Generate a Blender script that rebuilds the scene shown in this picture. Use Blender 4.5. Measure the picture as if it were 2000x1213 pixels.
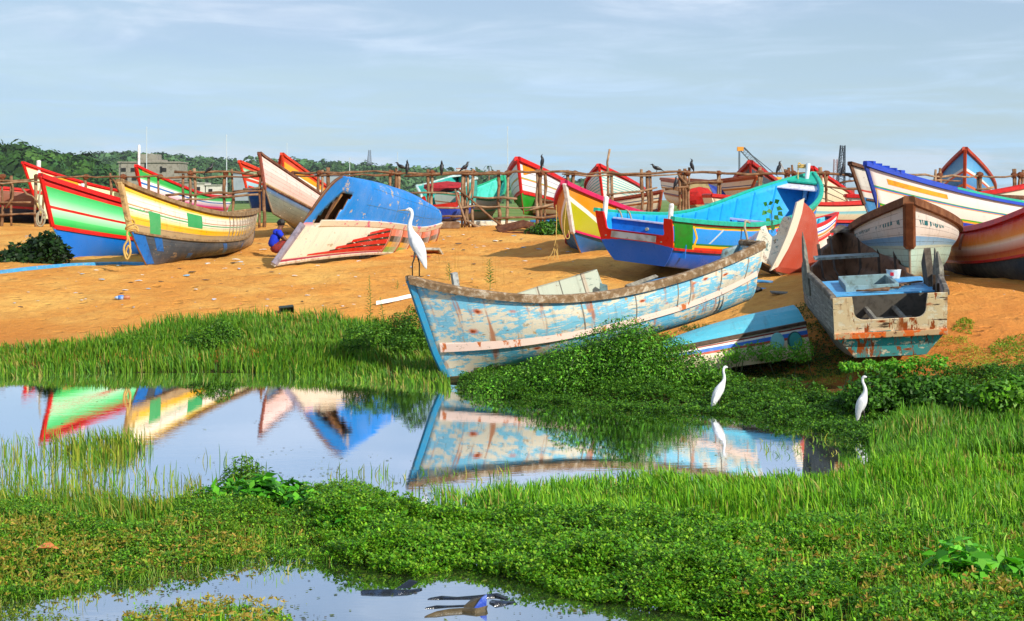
import bpy, bmesh, math, random
import numpy as np
from mathutils import Matrix, Vector
for o in list(bpy.data.objects): bpy.data.objects.remove(o)
SC=bpy.context.scene; COL=SC.collection
# ---------------- camera ----------------
cam_d=bpy.data.cameras.new('camera'); cam=bpy.data.objects.new('camera',cam_d); COL.objects.link(cam)
cam.location=(0,0,2.55); cam.rotation_euler=(math.radians(90),0,0)
cam_d.lens=54.0; cam_d.sensor_width=36.0; cam_d.shift_y=-0.10825; cam_d.clip_start=.1; cam_d.clip_end=20000
SC.camera=cam
# ---------------- sun and sky ----------------
SUN_EL=math.radians(31); SUN_AZ=math.radians(140)      # azimuth from the view direction, clockwise: behind the camera, right
sd=Vector((math.sin(SUN_AZ)*math.cos(SUN_EL),math.cos(SUN_AZ)*math.cos(SUN_EL),math.sin(SUN_EL)))
sun_d=bpy.data.lights.new('sun','SUN'); sun_d.energy=5.0; sun_d.angle=math.radians(.6); sun_d.color=(1,.93,.80)
sun=bpy.data.objects.new('sun',sun_d); COL.objects.link(sun); sun.rotation_euler=sd.to_track_quat('Z','Y').to_euler(); sun.location=(20,-20,30)
W=bpy.data.worlds.new('World'); SC.world=W; W.use_nodes=True
nt=W.node_tree; N=nt.nodes; Lk=nt.links; N.clear()
wo=N.new('ShaderNodeOutputWorld'); bg=N.new('ShaderNodeBackground'); bg.inputs['Strength'].default_value=.105
sky=N.new('ShaderNodeTexSky'); sky.sky_type='NISHITA'; sky.sun_disc=False; sky.sun_elevation=SUN_EL; sky.sun_rotation=SUN_AZ
sky.air_density=1.0; sky.dust_density=1.0; sky.ozone_density=2.0
tc=N.new('ShaderNodeTexCoord'); sep=N.new('ShaderNodeSeparateXYZ'); Lk.new(tc.outputs['Generated'],sep.inputs[0])
def wmath(op,a,b=None,c=None,clamp=False):
    m=N.new('ShaderNodeMath'); m.operation=op; m.use_clamp=clamp
    for i,v in enumerate((a,b,c)):
        if v is None: continue
        if isinstance(v,(int,float)): m.inputs[i].default_value=v
        else: Lk.new(v,m.inputs[i])
    return m.outputs[0]
# stratus: project the direction on a high layer, stretch it across the view
zz=wmath('ADD',wmath('MAXIMUM',sep.outputs[2],0.0),.06)
cx=wmath('DIVIDE',sep.outputs[0],zz); cy=wmath('DIVIDE',sep.outputs[1],zz)
cb=N.new('ShaderNodeCombineXYZ'); Lk.new(cx,cb.inputs[0]); Lk.new(wmath('MULTIPLY',cy,1.0),cb.inputs[1])
def wnoise(scale,detail,rough,vec,dist=0.0):
    n=N.new('ShaderNodeTexNoise'); n.inputs['Scale'].default_value=scale; n.inputs['Detail'].default_value=detail; n.inputs['Roughness'].default_value=rough; n.inputs['Distortion'].default_value=dist
    Lk.new(vec,n.inputs['Vector']); return n.outputs['Fac']
def wramp(f,a,b):
    m=N.new('ShaderNodeMapRange'); m.inputs[1].default_value=a; m.inputs[2].default_value=b; m.interpolation_type='SMOOTHSTEP'; Lk.new(f,m.inputs[0]); return m.outputs[0]
n1=wnoise(.33,7,.55,cb.outputs[0],.35); n2=wnoise(1.1,8,.62,cb.outputs[0],.6)
c1=wramp(n1,.38,.66); c2=wramp(n2,.40,.76)
cov=wmath('ADD',wmath('MULTIPLY',c1,.42),.48); cov=wmath('ADD',cov,wmath('MULTIPLY',c2,.42),clamp=True)
# cloud body: lavender grey in the thick middle, paler in the wisps
cm=N.new('ShaderNodeMix'); cm.data_type='RGBA'; Lk.new(c2,cm.inputs[0]); cm.inputs[6].default_value=(3.6,4.75,6.5,1); cm.inputs[7].default_value=(5.9,6.8,8.0,1)
hz=wramp(sep.outputs[2],.0,.16)
hm=N.new('ShaderNodeMix'); hm.data_type='RGBA'; Lk.new(hz,hm.inputs[0]); hm.inputs[6].default_value=(3.9,5.9,7.7,1); Lk.new(cm.outputs[2],hm.inputs[7])
mx=N.new('ShaderNodeMix'); mx.data_type='RGBA'; Lk.new(cov,mx.inputs[0]); Lk.new(sky.outputs[0],mx.inputs[6]); Lk.new(hm.outputs[2],mx.inputs[7])
# a few small low cumulus banks near the horizon
cbt=N.new('ShaderNodeMapping'); cbt.inputs['Scale'].default_value=(7,7,26); Lk.new(tc.outputs['Generated'],cbt.inputs[0])
n3=wnoise(1.0,6,.6,cbt.outputs[0],.3); band=wmath('MULTIPLY',wramp(sep.outputs[2],.004,.02),wmath('SUBTRACT',1.0,wramp(sep.outputs[2],.022,.045)))
c3=wmath('MULTIPLY',wmath('MULTIPLY',wramp(n3,.50,.62),band),.55)
mx2=N.new('ShaderNodeMix'); mx2.data_type='RGBA'; Lk.new(c3,mx2.inputs[0]); Lk.new(mx.outputs[2],mx2.inputs[6]); mx2.inputs[7].default_value=(6.0,6.7,7.8,1)
Lk.new(mx2.outputs[2],bg.inputs['Color']); Lk.new(bg.outputs[0],wo.inputs['Surface'])
SC.view_settings.view_transform='Standard'; SC.view_settings.look='None'; SC.view_settings.exposure=0.26; SC.view_settings.gamma=1

# ---------------- pure geometry helpers (camera model, terrain, hull form) ----------------
import math, numpy as np
F=3000.0; YH=390.0; CH=2.55
def px_at(x,y,z=0.0):
    "point of the horizontal plane z seen at photo position x,y"
    s=(y-YH)/(CH-z); return np.array([(x-1000)/s, F/s, z])
def px_d(x,y,D):
    s=F/D; return np.array([(x-1000)/s, D, CH-(y-YH)/s])
def proj(p):
    p=np.asarray(p,float); s=F/p[...,1]
    return np.stack([1000+p[...,0]*s, YH+(CH-p[...,2])*s],-1)
def wpoly(pts,z=0.0):
    return np.array([px_at(x,y,z)[:2] for x,y in pts])
POND1=wpoly([(-500,748),(0,738),(120,728),(300,722),(480,718),(580,733),(700,742),(860,757),(950,762),(1060,780),(1200,795),(1330,806),(1420,806),(1480,816),(1560,826),(1640,846),(1690,872),(1720,905),(1600,935),(1400,940),(1200,950),(1020,975),(900,1010),(850,985),(800,950),(700,950),(640,930),(560,935),(430,950),(330,965),(230,985),(60,960),(-500,960)])
POND2=wpoly([(-500,1215),(0,1178),(150,1150),(330,1120),(480,1095),(640,1090),(700,1108),(800,1120),(900,1118),(1000,1150),(1090,1180),(1200,1203),(1330,1216),(1480,1250),(1500,1500),(560,1500),(590,1230),(560,1200),(440,1186),(300,1205),(180,1240),(-500,1300)])
def in_poly(X,Y,P):
    X=np.asarray(X,float); ins=np.zeros(X.shape,bool); n=len(P)
    for i in range(n):
        x1,y1=P[i]; x2,y2=P[(i+1)%n]
        if y1==y2: continue
        c=((y1>Y)!=(y2>Y))&(X<(x2-x1)*(Y-y1)/(y2-y1)+x1)
        ins^=c
    return ins
def poly_dist(X,Y,P):
    d=np.full(np.shape(X),1e9)
    n=len(P)
    for i in range(n):
        a=P[i]; b=P[(i+1)%n]; ab=b-a
        t=np.clip(((X-a[0])*ab[0]+(Y-a[1])*ab[1])/(ab@ab),0,1)
        d=np.minimum(d,np.hypot(X-a[0]-t*ab[0],Y-a[1]-t*ab[1]))
    return d
def sdist(X,Y,P):
    d=poly_dist(X,Y,P); return np.where(in_poly(X,Y,P),-d,d)
def sm(a,b,x):
    t=np.clip((np.asarray(x,float)-a)/(b-a),0,1); return t*t*(3-2*t)
_rng=np.random.RandomState(7)
_G=_rng.rand(256,256)
def vnoise(x,y):
    x=np.asarray(x,float); y=np.asarray(y,float)
    xi=np.floor(x).astype(int); yi=np.floor(y).astype(int); fx=x-xi; fy=y-yi
    fx=fx*fx*(3-2*fx); fy=fy*fy*(3-2*fy)
    g=lambda i,j:_G[i%256,j%256]
    return (g(xi,yi)*(1-fx)+g(xi+1,yi)*fx)*(1-fy)+(g(xi,yi+1)*(1-fx)+g(xi+1,yi+1)*fx)*fy
def fbm(x,y,o=4):
    v=0;a=.5;t=0
    for k in range(o):
        v=v+a*vnoise(x*2**k+17*k,y*2**k+31*k); t+=a; a*=.5
    return v/t
def zbase(X,Y):
    sh=7.0*sm(2.5,7.0,X)*(1-sm(24,44,Y))
    return np.interp(Y+sh,[0,8,20,22.5,24.6,27,29.5,33,37,41,44,47,50,56,66,90,200,5000],
                          [.06,.06,.05,.06,.24,.50,.80,1.09,1.16,1.38,1.54,1.67,1.72,1.74,1.5,.9,.5,.5])+.16*sm(0,1.5,X)*(1-sm(5,8,X))*sm(30,34,Y)*(1-sm(40,45,Y))
def ground(X,Y):
    X=np.asarray(X,float); Y=np.asarray(Y,float)
    z=zbase(X,Y)+.0
    sand=sm(24,28,Y+7*sm(2.5,7,X))
    z=z+sand*(.16*(fbm(X*.45,Y*.45,2)-.5)+.05*(fbm(X*1.7+9,Y*1.7,2)-.5))*(1-.3*sm(60,90,Y))
    z=z+(1-sand)*.06*(fbm(X*1.3,Y*1.3,3)-.4)
    near=Y<30
    if np.any(near):
        d=np.minimum(sdist(X,Y,POND1),sdist(X,Y,POND2))
        d=d+.22*(fbm(X*2.1,Y*2.1,3)-.5)
        k=sm(-.05,.9,d)
        zz=-.03+(np.maximum(z,.04)+.03)*k
        zz=np.where(d<0,-.02-.25*sm(0,.8,-d),zz)
        z=np.where(near,zz*(1-sm(28,30,Y))+z*sm(28,30,Y),z)
    return z
def gp(x,y,dz=0.0):
    "where the line of sight through photo position x,y meets the terrain"
    D=np.linspace(8,90,1641); X=(x-1000)*D/F; Z=CH-(y-YH)*D/F
    g=ground(X,D)+dz; k=np.argmax(Z<=g)
    if Z[k]>g[k]: k=len(D)-1
    return np.array([X[k],D[k],float(g[k])])
# ---- hull form: u runs stern(0) to bow(1); v: 0 sheer, 1 knuckle, 2 keel
PK=['X','Y','Z','yaw','pitch','roll','L','B','Hb','Hm','Hs','Kb','Km','Ks','rk1','rk2','ws','um','e','a','kw']
DEF=dict(X=0,Y=30,Z=1,yaw=0,pitch=0,roll=0,L=8,B=.85,Hb=1.7,Hm=.95,Hs=1.0,Kb=.75,Km=.5,Ks=.5,rk1=.5,rk2=1.0,ws=.65,um=.45,e=2.1,a=2.0,kw=.86)
SD=dict(X=5,Y=5,Z=.08,yaw=1.0,pitch=.06,roll=.06,L=1.2,B=.12,Hb=.2,Hm=.12,Hs=.15,Kb=.12,Km=.08,Ks=.1,rk1=.15,rk2=.25,ws=.08,um=.06,e=.3,a=.3,kw=.03)
def hull_local(P,u,v,side=1,off=0.0):
    u=np.asarray(u,float); v=np.asarray(v,float); u,v=np.broadcast_arrays(u,v)
    um=P['um']
    wa=P['ws']+(1-P['ws'])*np.sin(np.pi/2*np.clip(u/um,0,1))
    wb=1-np.clip((u-um)/(1-um),0,1)**P['e']
    w=np.where(u<um,wa,wb)
    yS=P['B']*w
    u0=P.get('u0',.35); ub=np.clip((u-u0)/(1-u0),0,1); us=np.clip((u0-u)/max(u0,.01),0,1)
    zS=P['Hm']+(P['Hb']-P['Hm'])*ub**P['a']+(P['Hs']-P['Hm'])*us**2
    zK=P['Km']+(P['Kb']-P['Km'])*ub**P['a']+(P['Ks']-P['Km'])*us**2
    yK=yS*(P['kw']-.12*ub**3)
    xS=u*P['L']; xK=.03*P['L']*(1-u)+u*(P['L']-P['rk1']); xG=.05*P['L']*(1-u)+u*(P['L']-P['rk2'])
    zG=.12*us**2+P.get('ff',0.)*np.clip((u-.6)/.4,0,1)**2
    thin=.018
    yS=np.maximum(yS,thin); yK=np.maximum(yK,thin)
    t1=np.clip(v,0,1); t2=np.clip(v-1,0,1)
    bow=ub**1.5
    cy=yK*(P.get('cy',.93)-.35*bow); cz=zG+(zK-zG)*(P.get('cz',.12)+P.get('cb',.30)*bow); cf=P.get('cf',.5); cx=xK*cf+xG*(1-cf)
    yG=thin+yK*P.get('fb',0.)*(1-ub)
    x1=xS+(xK-xS)*t1; y1=yS+(yK-yS)*t1+P.get('bl',.05)*np.sin(np.pi*t1)*np.minimum(1,yS*3); z1=zS+(zK-zS)*t1
    q=t2
    x2=xK*(1-q)**2+2*q*(1-q)*cx+xG*q*q
    y2=yK*(1-q)**2+2*q*(1-q)*cy+yG*q*q
    z2=zK*(1-q)**2+2*q*(1-q)*cz+zG*q*q
    m=v>1
    x=np.where(m,x2,x1); y=np.where(m,y2,y1); z=np.where(m,z2,z1)
    y=np.maximum(y-off,.004)
    z=z+np.where(m,off*np.clip((q-.3)/.7,0,1),0)
    x=x-off*1.2*sm(.93,1,u)
    return np.stack([x-P['L']/2,side*y,z],-1)
def rotm(P):
    cy,sy=math.cos(P['yaw']),math.sin(P['yaw']); cp,sp=math.cos(P['pitch']),math.sin(P['pitch']); cr,sr=math.cos(P['roll']),math.sin(P['roll'])
    Rz=np.array([[cy,-sy,0],[sy,cy,0],[0,0,1]]); Ry=np.array([[cp,0,-sp],[0,1,0],[sp,0,cp]]); Rx=np.array([[1,0,0],[0,cr,-sr],[0,sr,cr]])
    return Rz@Ry@Rx
def hull_world(P,u,v,side=1,off=0.0):
    l=hull_local(P,u,v,side,off); return l@rotm(P).T+np.array([P['X'],P['Y'],P['Z']])

POSE={
'green':dict(X=-9.51,Y=38.32,Z=1.047,yaw=-2.137,pitch=0.032,roll=-0.037,L=5.9,B=0.871,Hb=1.961,Hm=1.052,Hs=1,Kb=0.766,Km=0.402,Ks=0.43,rk1=0.429,rk2=0.943,ws=0.95,um=0.225,e=2.162,a=1.843,kw=0.859,u0=0.067),
'yellow':dict(X=-7.447,Y=36.398,Z=1.146,yaw=-1.745,pitch=-0.021,roll=0.08,L=7.947,B=0.768,Hb=1.873,Hm=0.953,Hs=1.025,Kb=0.813,Km=0.357,Ks=0.599,rk1=0.296,rk2=1.017,ws=0.21,um=0.447,e=2.108,a=2.143,kw=0.861),
'pinkbow':dict(X=-5.979,Y=45.008,Z=1.546,yaw=-1.789,pitch=0.216,roll=0.042,L=8.026,B=0.742,Hb=1.429,Hm=0.884,Hs=1,Kb=0.671,Km=0.437,Ks=0.5,rk1=0.405,rk2=1.172,ws=0.65,um=0.42,e=1.909,a=2.149,kw=0.856),
'orangebow':dict(X=-7.238,Y=55.075,Z=1.792,yaw=-1.694,pitch=0.098,roll=-0.019,L=8.045,B=0.885,Hb=1.889,Hm=0.975,Hs=1,Kb=0.838,Km=0.5,Ks=0.5,rk1=0.447,rk2=1,ws=0.65,um=0.454,e=2.105,a=2.024,kw=0.86),
'redstripebow':dict(X=-8.095,Y=56.066,Z=1.981,yaw=-1.877,pitch=0.075,roll=-0.002,L=8.082,B=0.833,Hb=1.553,Hm=0.911,Hs=1,Kb=0.793,Km=0.5,Ks=0.5,rk1=0.495,rk2=0.974,ws=0.65,um=0.445,e=2.068,a=2.061,kw=0.86),
'limebow':dict(X=-14.13,Y=53.084,Z=1.828,yaw=-1.999,pitch=0.03,roll=-0.004,L=7.983,B=0.848,Hb=1.784,Hm=0.957,Hs=1,Kb=0.871,Km=0.5,Ks=0.5,rk1=0.463,rk2=1,ws=0.65,um=0.449,e=2.093,a=2.018,kw=0.86),
'pinkgreen':dict(X=-11.918,Y=55.035,Z=1.773,yaw=-1.724,pitch=0.025,roll=-0.001,L=7.927,B=0.85,Hb=1.795,Hm=0.934,Hs=1,Kb=0.854,Km=0.5,Ks=0.5,rk1=0.5,rk2=1,ws=0.65,um=0.454,e=2.122,a=1.969,kw=0.86),
'leftwood':dict(X=-18.58,Y=51.917,Z=1.868,yaw=3.286,pitch=0.07,roll=0.101,L=7.673,B=0.891,Hb=1.7,Hm=1.089,Hs=0.911,Kb=0.75,Km=0.497,Ks=0.49,rk1=0.5,rk2=1,ws=0.656,um=0.446,e=2.1,a=1.999,kw=0.86),
'olive':dict(X=2.126,Y=37.673,Z=1.155,yaw=-1.927,pitch=0.061,roll=0.007,L=5.421,B=0.933,Hb=1.607,Hm=1.072,Hs=1.022,Kb=0.559,Km=0.284,Ks=0.5,rk1=0.587,rk2=1.319,ws=0.658,um=0.429,e=2.034,a=2.353,kw=0.853),
'transomblue':dict(X=4.77,Y=34.2,Z=1.087,yaw=1.003,pitch=-0.018,roll=0.097,L=9.207,B=1.079,Hb=2.195,Hm=1.008,Hs=1.086,Kb=0.75,Km=0.412,Ks=0.501,rk1=0.504,rk2=1,ws=0.79,um=0.515,e=3.536,a=1.96,kw=0.939,cy=0.88,cz=0.42,fb=0.68,bl=0.02),
'derelict':dict(X=5.366,Y=23.342,Z=0.572,yaw=1.428,pitch=0.033,roll=-0.063,L=8.527,B=0.899,Hb=1.375,Hm=1.042,Hs=0.933,Kb=0.75,Km=0.5,Ks=0.422,rk1=0.5,rk2=1,ws=0.777,um=0.483,e=1.95,a=2.125,kw=0.989,cy=0.8,cz=0.5,fb=0.62,bl=0),
'greybow':dict(X=6.976,Y=27.151,Z=1.093,yaw=-1.803,pitch=0.058,roll=0.028,L=7.468,B=0.924,Hb=1.213,Hm=0.923,Hs=0.945,Kb=0.486,Km=0.618,Ks=0.459,rk1=0.6,rk2=0.785,ws=0.666,um=0.449,e=2.082,a=2.076,kw=0.861),
'rightred':dict(X=9.047,Y=28.272,Z=1.009,yaw=-1.559,pitch=0.023,roll=-0.151,L=8.143,B=0.591,Hb=1.932,Hm=0.896,Hs=0.913,Kb=0.82,Km=0.295,Ks=0.353,rk1=0.499,rk2=0.999,ws=0.305,um=0.443,e=2.103,a=2.151,kw=0.872),
'whitebig':dict(X=12.666,Y=38.004,Z=1.259,yaw=-2.751,pitch=0.043,roll=-0.01,L=9.563,B=0.851,Hb=1.92,Hm=1.054,Hs=1,Kb=0.871,Km=0.434,Ks=0.5,rk1=0.432,rk2=1,ws=0.65,um=0.447,e=2.062,a=2.063,kw=0.859),
'whitebehind':dict(X=11.829,Y=41.501,Z=1.622,yaw=-2.477,pitch=0.019,roll=0.015,L=8.268,B=0.87,Hb=1.761,Hm=1.01,Hs=1,Kb=0.889,Km=0.5,Ks=0.5,rk1=0.473,rk2=1,ws=0.65,um=0.457,e=2.139,a=1.873,kw=0.86),
'bluered':dict(X=15.605,Y=52.976,Z=1.912,yaw=-1.861,pitch=0.049,roll=-0.017,L=7.916,B=0.979,Hb=2.064,Hm=0.993,Hs=1,Kb=0.827,Km=0.5,Ks=0.5,rk1=0.493,rk2=1,ws=0.65,um=0.475,e=2.203,a=1.907,kw=0.86),
'rightwhite':dict(X=14.058,Y=46.07,Z=1.768,yaw=-0.16,pitch=0.029,roll=-0.001,L=7.865,B=0.85,Hb=1.906,Hm=0.893,Hs=1,Kb=0.768,Km=0.529,Ks=0.5,rk1=0.503,rk2=1,ws=0.65,um=0.45,e=2.099,a=1.986,kw=0.86),
'creamred':dict(X=8.656,Y=43.914,Z=1.424,yaw=0.104,pitch=-0.075,roll=-0.001,L=6.419,B=0.856,Hb=1.552,Hm=0.971,Hs=1,Kb=0.755,Km=0.502,Ks=0.5,rk1=0.5,rk2=1,ws=0.65,um=0.451,e=2.105,a=2.084,kw=0.86),
'redstripes':dict(X=10.718,Y=52.017,Z=1.668,yaw=-1.899,pitch=0.011,roll=-0.001,L=7.97,B=0.866,Hb=1.841,Hm=0.944,Hs=1,Kb=0.806,Km=0.5,Ks=0.5,rk1=0.496,rk2=1,ws=0.65,um=0.461,e=2.145,a=1.929,kw=0.86),
'smallstripe':dict(X=5.854,Y=34.497,Z=1.209,yaw=0.699,pitch=-0.032,roll=-0.013,L=4.574,B=0.593,Hb=1.096,Hm=0.634,Hs=0.6,Kb=0.688,Km=0.253,Ks=0.25,rk1=0.158,rk2=0.6,ws=0.65,um=0.448,e=2.094,a=1.972,kw=0.86),
'tealred':dict(X=-1.998,Y=52.877,Z=1.833,yaw=1.529,pitch=0.01,roll=-0.12,L=8.063,B=0.978,Hb=1.607,Hm=1.32,Hs=0.93,Kb=0.75,Km=0.5,Ks=0.488,rk1=0.5,rk2=1,ws=0.592,um=0.391,e=2.1,a=2,kw=0.855),
'turquoise':dict(X=-1.375,Y=55.501,Z=1.725,yaw=1.239,pitch=-0.004,roll=0.104,L=5.476,B=0.8,Hb=1.748,Hm=0.916,Hs=1.03,Kb=0.75,Km=0.5,Ks=0.5,rk1=0.5,rk2=1,ws=0.65,um=0.448,e=2.091,a=2.039,kw=0.86),
'redwhite':dict(X=1.088,Y=55.102,Z=1.918,yaw=-1.797,pitch=0.043,roll=0.011,L=7.985,B=0.98,Hb=1.803,Hm=1.08,Hs=1,Kb=0.708,Km=0.467,Ks=0.5,rk1=0.511,rk2=0.935,ws=0.65,um=0.484,e=2.252,a=1.845,kw=0.859),
'redteal':dict(X=3.901,Y=56.929,Z=1.857,yaw=-1.777,pitch=-0.009,roll=0.045,L=7.952,B=1.014,Hb=1.906,Hm=0.989,Hs=1,Kb=0.806,Km=0.5,Ks=0.5,rk1=0.509,rk2=1,ws=0.651,um=0.482,e=2.221,a=1.864,kw=0.86),
'creambrown':dict(X=2.898,Y=51.037,Z=1.536,yaw=-0.881,pitch=-0.015,roll=0.035,L=5.887,B=0.849,Hb=1.323,Hm=0.923,Hs=1,Kb=0.738,Km=0.518,Ks=0.5,rk1=0.129,rk2=1,ws=0.65,um=0.45,e=2.101,a=1.992,kw=0.86),
'whitetilt':dict(X=6.762,Y=51.963,Z=2.047,yaw=-1.21,pitch=-0.076,roll=-0.026,L=5.759,B=0.864,Hb=1.491,Hm=1.033,Hs=1,Kb=0.774,Km=0.508,Ks=0.5,rk1=0.505,rk2=1,ws=0.65,um=0.454,e=2.119,a=1.907,kw=0.86),
'darkred':dict(X=9.271,Y=57.978,Z=1.982,yaw=-1.791,pitch=-0.065,roll=0,L=8.039,B=0.91,Hb=2.134,Hm=0.998,Hs=1,Kb=0.75,Km=0.5,Ks=0.5,rk1=0.5,rk2=1,ws=0.65,um=0.466,e=2.174,a=1.895,kw=0.86),
'mainwreck':dict(X=1.336,Y=22.75,Z=0.391,yaw=-2.711,pitch=-0.181,roll=-0.03,L=5.65,B=0.873,Hb=1.563,Hm=0.843,Hs=0.971,Kb=0.502,Km=0.378,Ks=0.532,rk1=0.194,rk2=0.356,ws=0.332,um=0.62,e=2.322,a=2.419,kw=0.897),
'upturned':dict(X=-2.924,Y=37.689,Z=2.829,yaw=-1.77,pitch=0.085,roll=2.611,L=9.752,B=0.625,Hb=2.411,Hm=1.417,Hs=1.077,Kb=1.379,Km=0.725,Ks=0.466,rk1=0.29,rk2=1.05,ws=0.665,um=0.445,e=2.092,a=2.027,kw=0.857,cy=0.85,cz=0.2,fb=0.35,ff=0.1,cf=0.95,cb=-0.15),
'halfburied':dict(X=3.304,Y=22.071,Z=0.912,yaw=-2.262,pitch=-0.108,roll=2.971,L=3.331,B=0.566,Hb=1,Hm=0.764,Hs=0.787,Kb=0.194,Km=0.348,Ks=0.348,rk1=0.271,rk2=0.575,ws=0.492,um=0.45,e=2.1,a=1.998,kw=0.837)}

# ---------------- materials ----------------
def hx(h,k=1.0):
    c=[int(h[i:i+2],16)/255 for i in (0,2,4)]
    return tuple((x/12.92 if x<=.04045 else ((x+.055)/1.055)**2.4)*k for x in c)+(1,)
class Mt:
    def __init__(s,name):
        s.m=bpy.data.materials.new(name); s.m.use_nodes=True; s.t=s.m.node_tree; s.t.nodes.clear()
        s.out=s.n('ShaderNodeOutputMaterial'); s.b=s.n('ShaderNodeBsdfPrincipled'); s.l(s.b.outputs[0],s.out.inputs['Surface'])
    def n(s,t,**k):
        x=s.t.nodes.new(t)
        for a,b in k.items(): setattr(x,a,b)
        return x
    def l(s,a,b): s.t.links.new(a,b)
    def set(s,x,i,v):
        if isinstance(v,(int,float,tuple,list)): x.inputs[i].default_value=v
        else: s.l(v,x.inputs[i])
    def math(s,op,a,b=None,c=None,clamp=False):
        x=s.n('ShaderNodeMath',operation=op,use_clamp=clamp)
        for i,v in enumerate((a,b,c)):
            if v is not None: s.set(x,i,v)
        return x.outputs[0]
    def coord(s,scale=(1,1,1),kind='Object'):
        k=s.n('ShaderNodeTexCoord'); m=s.n('ShaderNodeMapping'); s.l(k.outputs[kind],m.inputs[0]); m.inputs['Scale'].default_value=scale; return m.outputs[0]
    def noise(s,scale,detail=5,rough=.6,vec=None,dist=0.0):
        x=s.n('ShaderNodeTexNoise'); x.inputs['Scale'].default_value=scale; x.inputs['Detail'].default_value=detail; x.inputs['Roughness'].default_value=rough; x.inputs['Distortion'].default_value=dist
        s.l(vec if vec is not None else s.coord(),x.inputs['Vector']); return x.outputs['Fac']
    def step(s,f,a,b,lo=0.0,hi=1.0):
        x=s.n('ShaderNodeMapRange',interpolation_type='SMOOTHSTEP'); s.l(f,x.inputs[0])
        for i,v in ((1,a),(2,b),(3,lo),(4,hi)): x.inputs[i].default_value=v
        return x.outputs[0]
    def mix(s,f,a,b,blend='MIX'):
        x=s.n('ShaderNodeMix',data_type='RGBA',blend_type=blend); s.set(x,0,f); s.set(x,6,a); s.set(x,7,b); return x.outputs[2]
    def ramp(s,f,stops):
        x=s.n('ShaderNodeValToRGB'); s.l(f,x.inputs[0]); e=x.color_ramp.elements
        while len(e)<len(stops): e.new(1.0)
        for i,(p,c) in enumerate(stops): e[i].position=min(max(p,0),1); e[i].color=c
        return x.outputs[0]
    def fin(s,col,rough=.6,bump=None,bs=.3,bd=.02,spec=.4):
        s.set(s.b,'Base Color',col); s.set(s.b,'Roughness',rough); s.b.inputs['Specular IOR Level'].default_value=spec
        if bump is not None:
            x=s.n('ShaderNodeBump'); x.inputs['Strength'].default_value=bs; x.inputs['Distance'].default_value=bd; s.l(bump,x.inputs['Height']); s.l(x.outputs[0],s.b.inputs['Normal'])
        return s.m
def stops(sp):
    "sp: list of (v,'hex') bands starting at v with a hard edge, or (v,'hex','hex2') for a band fading from one colour to the other"
    r=[]
    for i,b in enumerate(sp):
        v0=b[0]/2; v1=(sp[i+1][0]/2 if i+1<len(sp) else 1.0)
        r.append((v0+(.0012 if i else 0),hx(b[1]))); r.append((v1-.0012,hx(b[2] if len(b)>2 else b[1])))
    return r
GRIME=hx('4a3a2a')
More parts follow.
